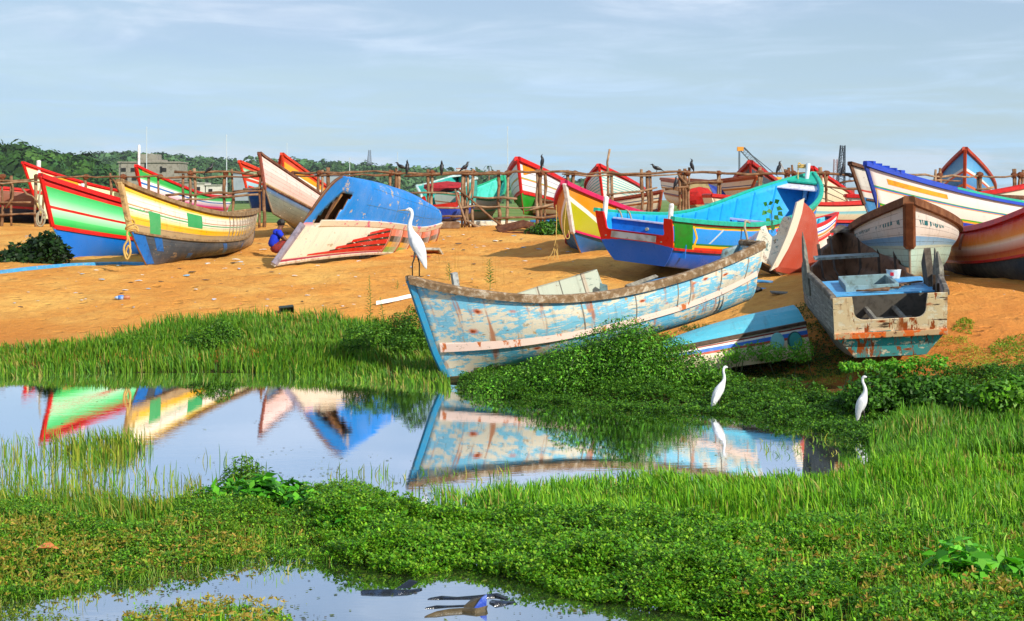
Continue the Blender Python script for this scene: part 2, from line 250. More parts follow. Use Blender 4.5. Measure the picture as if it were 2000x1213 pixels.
def paint(name,sp,layers=(),grime=.25,rough=.42,diag=None,seams=0,sternwear=None,rust=0,low='6b6158',port=None,sand=.12,planks=0):
    """boat paint by position round the hull (uv y) with chipped layers, streaks, dirt; layers: (hex,scale,threshold,(stretch))"""
    s=Mt(name); k=s.n('ShaderNodeTexCoord'); sp_=s.n('ShaderNodeSeparateXYZ'); s.l(k.outputs['UV'],sp_.inputs[0])
    U,V=sp_.outputs[0],sp_.outputs[1]
    wob=s.noise(2.2,3,.5); v=s.math('ADD',V,s.math('MULTIPLY',s.math('SUBTRACT',wob,.5),.008))
    col=s.ramp(v,stops(sp))
    if diag:
        kk,sp2,ul=diag
        w=s.math('SUBTRACT',v,s.math('MULTIPLY',s.math('SUBTRACT',ul,U),kk/2))
        c2=s.ramp(w,stops(sp2)); f=s.math('MULTIPLY',s.math('LESS_THAN',v,.5),s.math('GREATER_THAN',v,.0)); col=s.mix(f,col,c2)
    if sternwear:
        hexc,u0,u1=sternwear
        n=s.noise(6,8,.7,s.coord((.6,1,2.5)))
        f=s.math('MULTIPLY',s.step(U,u1,u0),s.step(s.math('ADD',n,s.math('MULTIPLY',s.step(U,u1,u0),.12)),.46,.6)); col=s.mix(f,col,hx(hexc))
    if port:  # port: shade of the side turned from the sun, put into its colour
        o_=s.n('ShaderNodeSeparateXYZ'); s.l(k.outputs['Object'],o_.inputs[0]); f=s.math('MULTIPLY',s.math('GREATER_THAN',o_.outputs[1],0.0),s.step(V,.62,.60)); col=s.mix(f,col,s.mix(s.step(s.noise(7,8,.7,s.coord((.5,1,3))),.42,.6),hx(port[0]),hx(port[1])))
    # faded, slightly uneven coat
    col=s.mix(s.math('MULTIPLY',s.step(s.noise(1.3,5,.6),.35,.75),min(.09,grime*.5)),col,hx('d9d4c8'))
    bump=s.noise(60,4,.6)
    for (h,scl,th,st) in layers:
        n=s.noise(scl,9,.68,s.coord(st)); f=s.step(n,th,th+.035)
        col=s.mix(f,col,hx(h)); bump=s.math('SUBTRACT',bump,s.math('MULTIPLY',f,.9))
    # hairline scratches and streaks that run down the planking
    st=s.n('ShaderNodeMapping'); s.l(k.outputs['UV'],st.inputs[0]); st.inputs['Scale'].default_value=(9,2.2,1)
    n=s.noise(1.0,8,.7,st.outputs[0]); col=s.mix(s.math('MULTIPLY',s.step(n,.52,.75),grime),col,GRIME)
    n=s.noise(34,4,.7,s.coord((.25,1,2))); col=s.mix(s.math('MULTIPLY',s.step(n,.64,.70),min(.35,grime*1.6)),col,hx('e8e2d2'))
    n=s.noise(9,9,.75); col=s.mix(s.math('MULTIPLY',s.step(n,.60,.66),min(1,grime*1.6)),col,hx(low))
    # sand thrown up on the lowest planks
    n=s.noise(5,6,.6); f=s.math('MULTIPLY',s.step(s.math('ADD',v,s.math('MULTIPLY',n,.25)),.82,1.12),sand); col=s.mix(f,col,hx('a8794a'))
    if planks:
        g=s.math('FRACT',s.math('MULTIPLY',s.math('ADD',V,s.math('MULTIPLY',s.noise(1.2,2,.5),.01)),planks)); e=s.math('LESS_THAN',g,.07); e=s.math('MULTIPLY',e,s.step(s.noise(3,4,.6),.3,.5))
        col=s.mix(s.math('MULTIPLY',e,.6),col,hx('2e221a')); bump=s.math('SUBTRACT',bump,s.math('MULTIPLY',e,1.2))
    if seams:
        g=s.math('FRACT',s.math('MULTIPLY',U,seams)); e=s.math('LESS_THAN',s.math('ABSOLUTE',s.math('SUBTRACT',g,.5)),.022*seams/2)
        col=s.mix(s.math('MULTIPLY',e,.75),col,hx('2e221a')); bump=s.math('SUBTRACT',bump,s.math('MULTIPLY',e,1.5))
    if rust:
        vo=s.n('ShaderNodeTexVoronoi'); vo.inputs['Scale'].default_value=2.3; mp=s.n('ShaderNodeMapping'); s.l(k.outputs['UV'],mp.inputs[0]); mp.inputs['Scale'].default_value=(1,2.6,1); s.l(mp.outputs[0],vo.inputs['Vector'])
        nz=s.noise(16,5,.7); d=s.math('ADD',vo.outputs['Distance'],s.math('MULTIPLY',s.math('SUBTRACT',nz,.5),.16))
        col=s.mix(s.math('MULTIPLY',s.step(d,.20,.06),rust),col,hx('c25a1e')); col=s.mix(s.math('MULTIPLY',s.step(d,.10,.03),rust),col,hx('6e2a10'))
        dr=s.n('ShaderNodeMapping'); s.l(k.outputs['UV'],dr.inputs[0]); dr.inputs['Scale'].default_value=(5.5,1.3,1)
        n=s.noise(1.0,6,.6,dr.outputs[0]); col=s.mix(s.math('MULTIPLY',s.step(n,.55,.66),rust*.85),col,hx('a85c2a'))
    r=s.step(s.noise(7,5,.6),.3,.7,rough-.05,rough+.25)
    return s.fin(col,r,bump,.35,.006,.25)
def plain(name,h,h2=None,grime=.3,rough=.5,scale=8,th=.58,st=(1,1,1),bs=.3,spec=.4,chip=None,cth=.6):
    s=Mt(name); c=hx(h); col=s.mix(s.step(s.noise(scale,7,.65,s.coord(st)),th-.12,th+.12),c,hx(h2) if h2 else tuple(x*.6 for x in c[:3])+(1,))
    bump=s.noise(scale*4,5,.6,s.coord(st))
    if chip:
        f=s.step(s.noise(11,9,.7,s.coord(st)),cth,cth+.04); col=s.mix(f,col,hx(chip)); bump=s.math('SUBTRACT',bump,f)
    col=s.mix(s.math('MULTIPLY',s.step(s.noise(3.1,7,.7),.5,.75),grime),col,GRIME)
    return s.fin(col,rough,bump,bs,.01,spec)
_mc={}
def pm(h,h2=None,**k):
    key=(h,h2,tuple(sorted(k.items())))
    if key not in _mc: _mc[key]=plain('paint_'+h,h,h2,**k)
    return _mc[key]
def M_wood(name='weathered_wood',a='7a5a40',b='3c2a1e',c='9a8570',along=(1,1,1),sc=6):
    s=Mt(name); g=s.noise(sc,8,.7,s.coord(along),.4); col=s.ramp(g,[(.25,hx(b)),(.5,hx(a)),(.72,hx(c))]); col=s.mix(s.math('MULTIPLY',s.step(s.noise(2,4,.6),.4,.7),.35),col,hx(b)); return s.fin(col,.8,g,.7,.012,.2)

# ---------------- mesh helpers ----------------
def tag(o,label=None,cat=None,group=None,kind=None):
    if label: o['label']=label
    if cat: o['category']=cat
    if group: o['group']=group
    if kind: o['kind']=kind
    return o
def empty(name,loc=(0,0,0),R=None):
    o=bpy.data.objects.new(name,None); COL.objects.link(o); o.empty_display_size=.2
    if R is not None:
        m=Matrix([list(map(float,r)) for r in R]).to_4x4(); m.translation=Vector([float(x) for x in loc]); o.matrix_world=m
    else: o.location=[float(x) for x in loc]
    return o
def mobj(name,V,Fc,mats,parent=None,mi=None,uv=None,smooth=False,col=None):
    me=bpy.data.meshes.new(name); me.from_pydata([tuple(map(float,v)) for v in V],[],Fc); 
    for m in (mats if isinstance(mats,(list,tuple)) else [mats]): me.materials.append(m)
    if mi is not None: me.polygons.foreach_set('material_index',np.asarray(mi,np.int32))
    if uv is not None:
        l=me.uv_layers.new(name='UVMap'); li=np.zeros(len(me.loops),np.int32); me.loops.foreach_get('vertex_index',li); l.data.foreach_set('uv',np.asarray(uv,np.float32)[li].ravel())
    if smooth: me.polygons.foreach_set('use_smooth',np.ones(len(me.polygons),bool))
    me.update(); o=bpy.data.objects.new(name,me); COL.objects.link(o)
    if parent is not None: o.parent=parent
    return o
def fast_mesh(name,V,T,mat,col=None,parent=None,smooth=False):
    "triangles or quads straight from arrays, with one colour per vertex"
    V=np.asarray(V,np.float32); T=np.asarray(T,np.int32); k=T.shape[1]
    me=bpy.data.meshes.new(name); me.vertices.add(len(V)); me.vertices.foreach_set('co',V.ravel())
    me.loops.add(T.size); me.loops.foreach_set('vertex_index',T.ravel()); me.polygons.add(len(T))
    me.polygons.foreach_set('loop_start',np.arange(0,T.size,k,dtype=np.int32)); me.polygons.foreach_set('loop_total',np.full(len(T),k,np.int32))
    me.materials.append(mat); me.update(calc_edges=True)
    if smooth: me.polygons.foreach_set('use_smooth',np.ones(len(T),bool))
    if col is not None:
        a=me.color_attributes.new('tint','FLOAT_COLOR','POINT'); c=np.ones((len(V),4),np.float32); c[:,:3]=col; a.data.foreach_set('color',c.ravel())
    o=bpy.data.objects.new(name,me); COL.objects.link(o)
    if parent is not None: o.parent=parent
    return o
class MB:
    def __init__(s): s.V=[]; s.F=[]; s.MI=[]; s.UV=[]
    def add(s,V,Fc,mi=0,uv=None):
        b=len(s.V); s.V+=[tuple(map(float,v)) for v in V]; s.F+=[tuple(i+b for i in f) for f in Fc]; s.MI+=[mi]*len(Fc)
        s.UV+=[(0,0)]*len(V) if uv is None else [tuple(map(float,q)) for q in uv]
    def tube(s,pts,r,n=7,mi=0,cap=True):
        pts=np.asarray(pts,float); m=len(pts); r=np.broadcast_to(np.asarray(r,float),(m,))
        t=np.gradient(pts,axis=0); t/=np.linalg.norm(t,axis=1)[:,None]+1e-9
        up=np.array([0,0,1.]) if abs(t[0][2])<.9 else np.array([1.,0,0])
        V=[];Fc=[]
        for i in range(m):
            a=np.cross(t[i],up); a/=np.linalg.norm(a)+1e-9; b=np.cross(a,t[i]); up=b
            for k in range(n):
                an=2*math.pi*k/n; V.append(pts[i]+r[i]*(math.cos(an)*a+math.sin(an)*b))
        for i in range(m-1):
            for k in range(n): Fc.append((i*n+k,i*n+(k+1)%n,(i+1)*n+(k+1)%n,(i+1)*n+k))
        if cap: Fc.append(tuple(range(n))[::-1]); Fc.append(tuple((m-1)*n+k for k in range(n)))
        s.add(V,Fc,mi)
    def box(s,c,d,R=None,mi=0):
        c=np.asarray(c,float); d=np.asarray(d,float)/2
        V=[np.array([x,y,z])*d for x in(-1,1) for y in(-1,1) for z in(-1,1)]
        if R is not None: V=[np.asarray(R)@v for v in V]
        s.add([c+v for v in V],[(0,1,3,2),(4,6,7,5),(0,4,5,1),(2,3,7,6),(0,2,6,4),(1,5,7,3)],mi)
    def hexa(s,a,b,mi=0):
        "two quads a,b (4 points each) joined"
        s.add(list(a)+list(b),[(3,2,1,0),(4,5,6,7),(0,1,5,4),(1,2,6,5),(2,3,7,6),(3,0,4,7)],mi)
    def loft(s,rings,mi=0,cap=True):
        n=len(rings[0]); V=[v for r in rings for v in r]; Fc=[]
        for i in range(len(rings)-1):
            for k in range(n): Fc.append((i*n+k,i*n+(k+1)%n,(i+1)*n+(k+1)%n,(i+1)*n+k))
        if cap: Fc.append(tuple(range(n))[::-1]); Fc.append(tuple((len(rings)-1)*n+k for k in range(n)))
        s.add(V,Fc,mi)
    def build(s,name,mats,parent=None,smooth=False,bevel=0,sub=0,fix=True):
        o=mobj(name,s.V,s.F,mats,parent,s.MI,s.UV,smooth)
        if fix:
            bm=bmesh.new(); bm.from_mesh(o.data); bmesh.ops.recalc_face_normals(bm,faces=bm.faces); bm.to_mesh(o.data); bm.free()
        if bevel: m=o.modifiers.new('b','BEVEL'); m.width=bevel; m.segments=2; m.limit_method='ANGLE'
        if sub: m=o.modifiers.new('s','SUBSURF'); m.levels=sub; m.render_levels=sub
        return o
def Rz(a): return np.array([[math.cos(a),-math.sin(a),0],[math.sin(a),math.cos(a),0],[0,0,1]])
def Ry(a): return np.array([[math.cos(a),0,math.sin(a)],[0,1,0],[-math.sin(a),0,math.cos(a)]])
def Rx(a): return np.array([[1,0,0],[0,math.cos(a),-math.sin(a)],[0,math.sin(a),math.cos(a)]])
rs=np.random.RandomState(11); random.seed(5)

# ---------------- ground, ponds ----------------
def M_ground():
    s=Mt('sand_ground'); P=s.coord()
    a=s.noise(.55,6,.6,P); b=s.noise(5,6,.65,P); c=s.noise(60,4,.7,P)
    col=s.mix(s.step(a,.35,.68),hx('d89242'),hx('e6b05c')); col=s.mix(s.math('MULTIPLY',s.step(b,.42,.7),.45),col,hx('b8763a')); 
    col=s.mix(s.math('MULTIPLY',s.step(c,.58,.7),.30),col,hx('f1cf93')); col=s.mix(s.math('MULTIPLY',s.step(c,.44,.34),.35),col,hx('8a5424'))
    sp=s.n('ShaderNodeSeparateXYZ'); k=s.n('ShaderNodeTexCoord'); s.l(k.outputs['Object'],sp.inputs[0])
    X,Y,Z=sp.outputs
    # redder, damp sand low on the bank; dark mud at the waterline
    red=s.math('MULTIPLY',s.step(s.math('ADD',X,s.math('MULTIPLY',a,2)),3.2,7.0),s.step(Y,29,24)); col=s.mix(s.math('MULTIPLY',red,.6),col,hx('d07c3a'))
    low=s.step(s.math('ADD',Z,s.math('MULTIPLY',s.math('SUBTRACT',b,.5),.3)),.52,.18); col=s.mix(s.math('MULTIPLY',low,.55),col,hx('b5662c'))
    mud=s.step(s.math('ADD',Z,s.math('MULTIPLY',s.math('SUBTRACT',b,.5),.12)),.13,.04); col=s.mix(mud,col,hx('3d3a1c'))
    far=s.step(s.math('ADD',Y,s.math('MULTIPLY',a,30)),78,95); col=s.mix(far,col,s.mix(s.step(s.noise(.05,6,.6,P),.4,.6),hx('5d7a34'),hx('7c8a48')))
    h=s.math('ADD',s.math('MULTIPLY',b,1.2),s.math('MULTIPLY',c,.25))
    h=s.math('ADD',h,s.math('MULTIPLY',s.noise(13,7,.7,P),.9))
    vo=s.n('ShaderNodeTexVoronoi'); vo.inputs['Scale'].default_value=2.3; s.l(s.coord((1,1.3,0)),vo.inputs['Vector']); h=s.math('ADD',h,s.math('MULTIPLY',s.step(vo.outputs['Distance'],.10,.26),.9))
    return s.fin(col,.93,h,1.0,.05,.12)
def axis(a):
    out=[]
    for (x0,x1,st) in a: out+=list(np.arange(x0,x1,st))
    return np.array(out)
xs=axis([(-4000,-300,400),(-300,-40,20),(-40,-16,2),(-16,-9,.35),(-9,9,.12),(9,20,.3),(20,44,2),(44,300,20),(300,4001,400)])
ys=axis([(-60,6,6),(6,26,.11),(26,40,.14),(40,56,.3),(56,90,2),(90,300,15),(300,6001,500)])
gx,gy=np.meshgrid(xs,ys); gz=np.zeros(gx.shape)
for i in range(0,len(ys),20): gz[i:i+20]=ground(gx[i:i+20],gy[i:i+20])
# small scuffs and footprints in the dry sand
sc_=(fbm(gx*3.1,gy*3.1,4)-.5)*.085*sm(25,28,gy+7*sm(2.5,7,gx))*(gy<56); gz=gz+sc_
nx=len(xs); idx=np.arange(gx.size).reshape(gx.shape)
T=np.stack([idx[:-1,:-1],idx[:-1,1:],idx[1:,1:],idx[1:,:-1]],-1).reshape(-1,4)
G=fast_mesh('ground',np.stack([gx,gy,gz],-1).reshape(-1,3),T,M_ground(),smooth=True); tag(G,kind='structure')
def M_water():
    s=Mt('pond_water'); P=s.coord()
    h=s.math('ADD',s.noise(7,3,.5,s.coord((1,2.6,1))),s.math('MULTIPLY',s.noise(1.2,3,.5,s.coord((1,3,1))),1.6))
    calm=s.step(s.noise(.35,3,.5),.35,.65,.25,1.0)
    b=s.n('ShaderNodeBump'); s.l(s.math('MULTIPLY',h,calm),b.inputs['Height']); b.inputs['Strength'].default_value=.022; b.inputs['Distance'].default_value=.02
    g=s.n('ShaderNodeBsdfGlossy'); g.inputs['Roughness'].default_value=.012; g.inputs['Color'].default_value=(.93,.95,1,1); s.l(b.outputs[0],g.inputs['Normal'])
    d=s.b; s.set(d,'Base Color',hx('3c4030')); s.set(d,'Roughness',.05); s.l(b.outputs[0],d.inputs['Normal'])
    fr=s.n('ShaderNodeFresnel'); fr.inputs['IOR'].default_value=1.6; s.l(b.outputs[0],fr.inputs['Normal'])
    f=s.step(fr.outputs[0],.04,.42,.25,.97)
    m=s.n('ShaderNodeMixShader'); s.l(f,m.inputs[0]); s.l(d.outputs[0],m.inputs[1]); s.l(g.outputs[0],m.inputs[2]); s.l(m.outputs[0],s.out.inputs['Surface'])
    return s.m
WAT=M_water()
for (x0,x1,y0,y1) in ((-9,9,12.2,22.6),(-9,6,7.0,12.2)):
    o=mobj('pond_water',[(x0,y0,0),(x1,y0,0),(x1,y1,0),(x0,y1,0)],[(0,1,2,3)],WAT); tag(o,kind='structure')

# ---------------- boat kit ----------------
def crv(P,us,v,side,off=0.0): return hull_local(P,np.asarray(us,float),v,side,off)
def strip(mb,pts,w,h,side,mi=0,dz=0.0,dy=0.0):
    "rectangular rail swept along pts: w across the boat, h in height"
    rings=[]
    pts=np.asarray(pts,float); t=np.gradient(pts,axis=0); t/=np.linalg.norm(t,axis=1)[:,None]+1e-9
    for p,d in zip(pts,t):
        o=np.cross(d,[0,0,1.]); o/=np.linalg.norm(o)+1e-9
        if o[1]*side<0: o=-o
        c=p+o*dy+np.array([0,0,dz]); u=np.array([0,0,1.])
        rings.append([c-o*w/2-u*h/2,c+o*w/2-u*h/2,c+o*w/2+u*h*.35,c+o*w*.3+u*h/2,c-o*w*.3+u*h/2,c-o*w/2+u*h*.35])
    mb.loft(rings,mi)
def hull_mesh(P,mats,root,mask=None,nu=56,nv=9,thick=.035,name='hull',u0=0.0,u1=1.0):
    us=np.linspace(u0,u1,nu+1); vv=np.concatenate([np.linspace(0,1,nv),np.linspace(1,2,nv+3)[1:]])
    U,Vv=np.meshgrid(us,vv,indexing='ij'); A=hull_local(P,U,Vv,1); B=hull_local(P,U,Vv,-1)
    m=len(vv); V=np.concatenate([A,B[:,::-1]],1).reshape(-1,3); W2=2*m
    uv=np.concatenate([np.stack([U*P['L'],Vv/2],-1),np.stack([U*P['L'],Vv/2],-1)[:,::-1]],1).reshape(-1,2)
    Fc=[]
    for i in range(nu):
        for j in range(W2-1):
            s_=1 if j<m else -1; vj=vv[j] if j<m else vv[W2-1-j]
            if mask is not None and mask((us[i]+us[i+1])/2,vj,s_): continue
            Fc.append((i*W2+j,(i+1)*W2+j,(i+1)*W2+j+1,i*W2+j+1))
    used=sorted({k for f in Fc for k in f}); mp={k:n for n,k in enumerate(used)}
    o=mobj(name,V[used],[tuple(mp[k] for k in f) for f in Fc],mats,root,None,uv[used],True)
    # orient outwards, then thicken inwards
    bm=bmesh.new(); bm.from_mesh(o.data); bmesh.ops.recalc_face_normals(bm,faces=bm.faces); bm.faces.ensure_lookup_table()
    f=max(bm.faces,key=lambda q:q.calc_center_median().y); 
    if f.normal.y<0: bmesh.ops.reverse_faces(bm,faces=bm.faces)
    bm.to_mesh(o.data); bm.free()
    md=o.modifiers.new('thick','SOLIDIFY'); md.thickness=thick; md.offset=-1; md.material_offset=1; md.material_offset_rim=1
    return o
def transom(P,mat,root,notch=None,thick=.06,name='transom',vlo=0.0,vhi=2.0,out=.0,x_in=0.0,rag=0):
    "plate closing the stern between girth vlo and vhi; notch=(half width share, depth share, corner radius)"
    vs=np.linspace(vlo,vhi,26); A=hull_local(P,0.0*vs,vs,1); xz=A[:,0]; 
    port=[(a[1]+out,a[2],a[0],v) for a,v in zip(A,vs)]
    top=port[0]; outl=[]
    if notch:
        nw,nd,nr=notch; y0=top[0]*nw; zt=top[1]; zb=zt-nd
        outl+= [(-y0,zt),( -y0*.96,zt-nd*.5)]
        for k in range(6):
            an=math.pi/2*k/5; outl.append((-y0*.96+nr*(1-math.cos(an)),zb+nr*(1-math.sin(an))))
        xx=np.linspace(-y0*.96+nr,y0*.96-nr,9)[1:-1]
        outl+=[(x,zb+(rs.rand()-.5)*rag) for x in xx]
        outl+=[(-a,b) for a,b in outl[:8][::-1]]
    pts=[(-p[0],p[1]) for p in port][::-1]+outl+[(p[0],p[1]) for p in port]   # keel(stbd side)->stbd sheer->notch->port sheer->keel
    zz=np.array([p[1] for p in port])[::-1]; xx=np.array([p[2] for p in port])[::-1]; vz=np.array([p[3] for p in port])[::-1]
    V=[];UV=[]
    for dx in (-thick/2,thick/2):
        for (y,z) in pts: V.append((np.interp(z,zz,xx)+dx+x_in,y,z)); UV.append((y+5,np.interp(z,zz,vz)/2))
    n=len(pts); Fc=[tuple(range(n)),tuple(range(2*n-1,n-1,-1))]+[(i,(i+1)%n,n+(i+1)%n,n+i) for i in range(n)]
    o=mobj(name,V,Fc,[mat],root,None,UV)
    bm=bmesh.new(); bm.from_mesh(o.data); bmesh.ops.recalc_face_normals(bm,faces=bm.faces); bmesh.ops.triangulate(bm,faces=[f for f in bm.faces if len(f.verts)>4]); bm.to_mesh(o.data); bm.free()
    return o
def patch(P,root,name,mat,u0,u1,v0,v1,side,proud=.006,n=8,shape=None,label=None):
    "thin piece lying on the hull skin"
    U,Vv=np.meshgrid(np.linspace(u0,u1,n+1),np.linspace(v0,v1,n+1),indexing='ij')
    if shape: U,Vv=shape(U,Vv)
    a=hull_local(P,U,Vv,side,-proud); b=hull_local(P,U,Vv,side,.004); m=n+1
    V=np.concatenate([a.reshape(-1,3),b.reshape(-1,3)]); k=m*m; Fc=[]
    for i in range(n):
        for j in range(n):
            q=(i*m+j,(i+1)*m+j,(i+1)*m+j+1,i*m+j+1); Fc.append(q)
    ed=[(i,0) for i in range(m)]+[(n,j) for j in range(1,m)]+[(i,n) for i in range(n-1,-1,-1)]+[(0,j) for j in range(n-1,0,-1)]
    for x,y in zip(ed,ed[1:]+ed[:1]):
        p=x[0]*m+x[1]; q=y[0]*m+y[1]; Fc.append((p,q,q+k,p+k))
    UV=np.concatenate([np.stack([U*P['L'],Vv/2],-1).reshape(-1,2)]*2)
    o=mobj(name,V,Fc,[mat],root,None,UV,False)
    bm=bmesh.new(); bm.from_mesh(o.data); bmesh.ops.recalc_face_normals(bm,faces=bm.faces); bm.to_mesh(o.data); bm.free()
    if label: o['label']=label
    return o
def text_marks(P,root,u0,u1,v0,v1,side,mat,seed=1,skip=.15,name='lettering'):
    "a line of brush-painted characters too worn to read: short upright and slanted strokes"
    r=np.random.RandomState(seed); mb=MB(); u=u0; du=(u1-u0); step=.012*np.sign(du)
    def pt(a,b,pr): return hull_local(P,np.array(a),np.array(b),side,-pr)
    while abs(u-u0)<abs(du):
        if r.rand()>skip:
            for k in range(r.randint(1,4)):
                a0=u+step*r.rand()*.6; a1=a0+step*(r.rand()-.3)*.9; b0=v0+(v1-v0)*r.rand()*.35; b1=v1-(v1-v0)*r.rand()*.4
                w=step*.16; q=[pt(a0-w,b0,.005),pt(a0+w,b0,.005),pt(a1+w,b1,.005),pt(a1-w,b1,.005)]; q2=[pt(a0-w,b0,-.002),pt(a0+w,b0,-.002),pt(a1+w,b1,-.002),pt(a1-w,b1,-.002)]
                mb.hexa(q,q2)
        u+=step*(1.0+.4*r.rand())
    return mb.build(name,[mat],root)
def boat(key,label,paintm,inner,rail,rail2=None,group=None,name='fishing_boat',cat='boat',railw=.085,railh=.075,stem=None,stemw=.09,stemv=1.15,transom_mat=None,notch=None,
         thwarts=(.3,.5,.68),ribs=10,floor=.16,inside=True,deck=None,rub=True,rubm=None,mask=None,ends=None,thick=.035,rails=(1,-1),rail_u=(0.0,1.0),stern_rail=True,nu=56,ribm=None):
    P=POSE[key]; root=empty(name,(P['X'],P['Y'],P['Z']),rotm(P)); tag(root,label,cat,group); root['_k']=key
    del root['_k']
    hull_mesh(P,[paintm,inner],root,mask,nu=nu,thick=thick)
    us=np.linspace(rail_u[0],rail_u[1],48)
    for sd_ in rails:
        mb=MB(); strip(mb,crv(P,us,0.0,sd_),railw,railh,sd_,dz=railh*.18,dy=.01); o=mb.build('gunwale',[rail],root,smooth=False)
    if rub:
        for sd_ in (1,-1):
            mb=MB(); strip(mb,crv(P,np.linspace(.0,.985,44),1.0,sd_),.035,.05,sd_,dy=.012); mb.build('rub_rail',[rubm or rail],root)
    # stem post
    vv=np.linspace(0,stemv,14); pts=hull_local(P,np.ones(14),vv,1); pts[:,1]=0; mb=MB(); R=[]
    t=np.gradient(pts,axis=0)
    for p,d in zip(pts,t):
        d=d/np.linalg.norm(d); f=np.array([-d[2],0,d[0]]); 
        if f[0]<0: f=-f
        R.append([p+f*.045+np.array([0,-stemw*.3,0]),p+f*.045+np.array([0,stemw*.3,0]),p-f*.03+np.array([0,stemw/2,0]),p-f*.03+np.array([0,-stemw/2,0])])
    mb.loft(R); mb.build('stem_post',[stem or rail],root,bevel=.008)
    # breast hook joining the rails at the bow
    mb=MB(); q=[hull_local(P,np.array(u),np.array(0.),s_)+np.array([0,0,.02]) for u,s_ in ((.93,1),(1.0,1),(1.0,-1),(.93,-1))]; mb.hexa(q,[x-np.array([0,0,.035]) for x in q]); mb.build('breast_hook',[rail],root)
    tr=transom(P,transom_mat or paintm,root,notch) 
    if stern_rail and not notch:
        a=hull_local(P,0.,0.,1); b=hull_local(P,0.,0.,-1); mb=MB(); mb.tube([a+np.array([0,0,.015]),(a+b)/2+np.array([0,0,.02]),b+np.array([0,0,.015])],railh*.5,8); mb.build('stern_rail',[rail],root)
    if inside:
        if floor:
            n=20; us=np.linspace(.03,.86,n); mb=MB(); A=[]
            def yat(u,z):
                vs=np.linspace(0,2,40); q=hull_local(P,np.full(40,u),vs,1,.045); return float(np.interp(z,q[::-1,2],q[::-1,1])),float(np.interp(z,q[::-1,2],q[::-1,0]))
            for i in range(n-1):
                y0,x0=yat(us[i],floor); y1,x1=yat(us[i+1],floor)
                mb.hexa([(x0,-y0,floor),(x1,-y1,floor),(x1,y1,floor),(x0,y0,floor)],[(x0,-y0,floor-.02),(x1,-y1,floor-.02),(x1,y1,floor-.02),(x0,y0,floor-.02)])
            mb.build('floor',[inner],root)
        for u in np.linspace(.1,.9,ribs) if ribs else []:
            for sd_ in (1,-1):
                if mask is not None and mask(u,.5,sd_): continue
                vs=np.linspace(.03,1.75,12); mb=MB(); q=hull_local(P,np.full(12,u),vs,sd_,.035); q2=hull_local(P,np.full(12,u),vs,sd_,.085); R=[]
                for a,b in zip(q,q2): R.append([a+np.array([-.022,0,0]),a+np.array([.022,0,0]),b+np.array([.022,0,0]),b+np.array([-.022,0,0])])
                mb.loft(R); mb.build('rib',[ribm or inner],root)
        for u in thwarts:
            c=hull_local(P,u,.42,1,.04); mb=MB(); mb.box((c[0],0,c[2]),(.24,2*c[1]+.01,.035)); mb.build('thwart',[ribm or inner],root,bevel=.006)
    if deck:
        ud,dm=deck; us=np.linspace(ud,.99,8); mb=MB()
        for i in range(7):
            q=[hull_local(P,np.array(u),np.array(.05),s_,.02) for u,s_ in ((us[i],1),(us[i+1],1),(us[i+1],-1),(us[i],-1))]; mb.hexa(q,[x-np.array([0,0,.025]) for x in q])
        mb.build('foredeck',[dm],root)
    return root
def post(root,P,u,side,h,mat,r=.035,inn=.06,name='mooring_post',dz=0):
    p=hull_local(P,u,0.,side,inn); mb=MB(); mb.tube([p+np.array([0,0,-.18]),p+np.array([0,0,h*.93+dz]),p+np.array([0,0,h+dz])],[r,r,r*.8],10); return mb.build(name,[mat],root)
def WP(key,u,v,side,off=0.0): return hull_world(POSE[key],u,v,side,off)

# ---------------- the boats ----------------
RED=pm('c81410','a01008',rough=.42,chip='d8b9a0',cth=.68); BRN=M_wood('rail_wood','7b6a55','3e3227','b5a58c'); WOOD=M_wood(); GREY=M_wood('grey_wood','7d7a70','3f3b35','a9a596',sc=7)
WHT=pm('dfe0e0','b8b8b4',grime=.25,rough=.5); YEL=pm('d8a020','b07a18',rough=.6)
# 1 green
g=paint('green_boat_paint',[(0,'c81812'),(.17,'2fae55','5cc880'),(.36,'5ed080','b6e8c0'),(.55,'c61c14'),(.61,'b9ecc6','7fdc97'),(.78,'4fd070','1fa63f'),(.93,'cf1a12'),(1.03,'0470d4','0464c8')],grime=.08,rough=.32,sand=.04)
b1=boat('green','green and red fishing boat with a bright blue bottom, beside the yellow and white one',g,pm('8cc6b0'),RED,railw=.11,railh=.11,stemw=.12,stemv=.98,ribs=6,thwarts=(.4,.6))
post(b1,POSE['green'],.83,1,.16,WHT,.045); post(b1,POSE['green'],.6,1,.16,WHT,.045)
# 2 yellow/white
g=paint('yellow_boat_paint',[(0,'6a5640'),(.05,'e7b41c'),(.14,'e9c95a','ece3d0'),(.24,'e6dccb'),(.40,'d28a58'),(.43,'e2dacb'),(.47,'3f9a60'),(.51,'e6dccb','ecd27a'),(.66,'e6b010'),(.82,'a88e66'),(1.0,'3b4a5a','33414f')],planks=14,
   layers=[('8d7d68',3.0,.62,(.6,1,2)),('4a3c30',14,.66,(1,1,3))],grime=.45,sternwear=('9d8b76',.6,4.6),seams=0,rough=.5)
b2=boat('yellow','yellow and white fishing boat with green patches and a slate grey bottom',g,pm('8c6a4c','5d4634'),M_wood('old_rail','8a6f4e','4b3a2b','b29a76'),railw=.12,railh=.10,stem=pm('b79a6a','6e5a45'),stemw=.15,stemv=1.0,thwarts=(.35,.55),ribs=8)
GP=paint('green_patch',[(0,'2f9a58')],grime=.25); BP=pm('1468b8','0f4f92'); BW=pm('9a8c78','6a5d4c')
P2=POSE['yellow']
patch(P2,b2,'repair_patch',GP,.915,.87,.45,.98,1,label='green repair patch near the bow'); patch(P2,b2,'repair_patch',GP,.74,.66,.20,.62,1,label='square green repair patch under the rail')
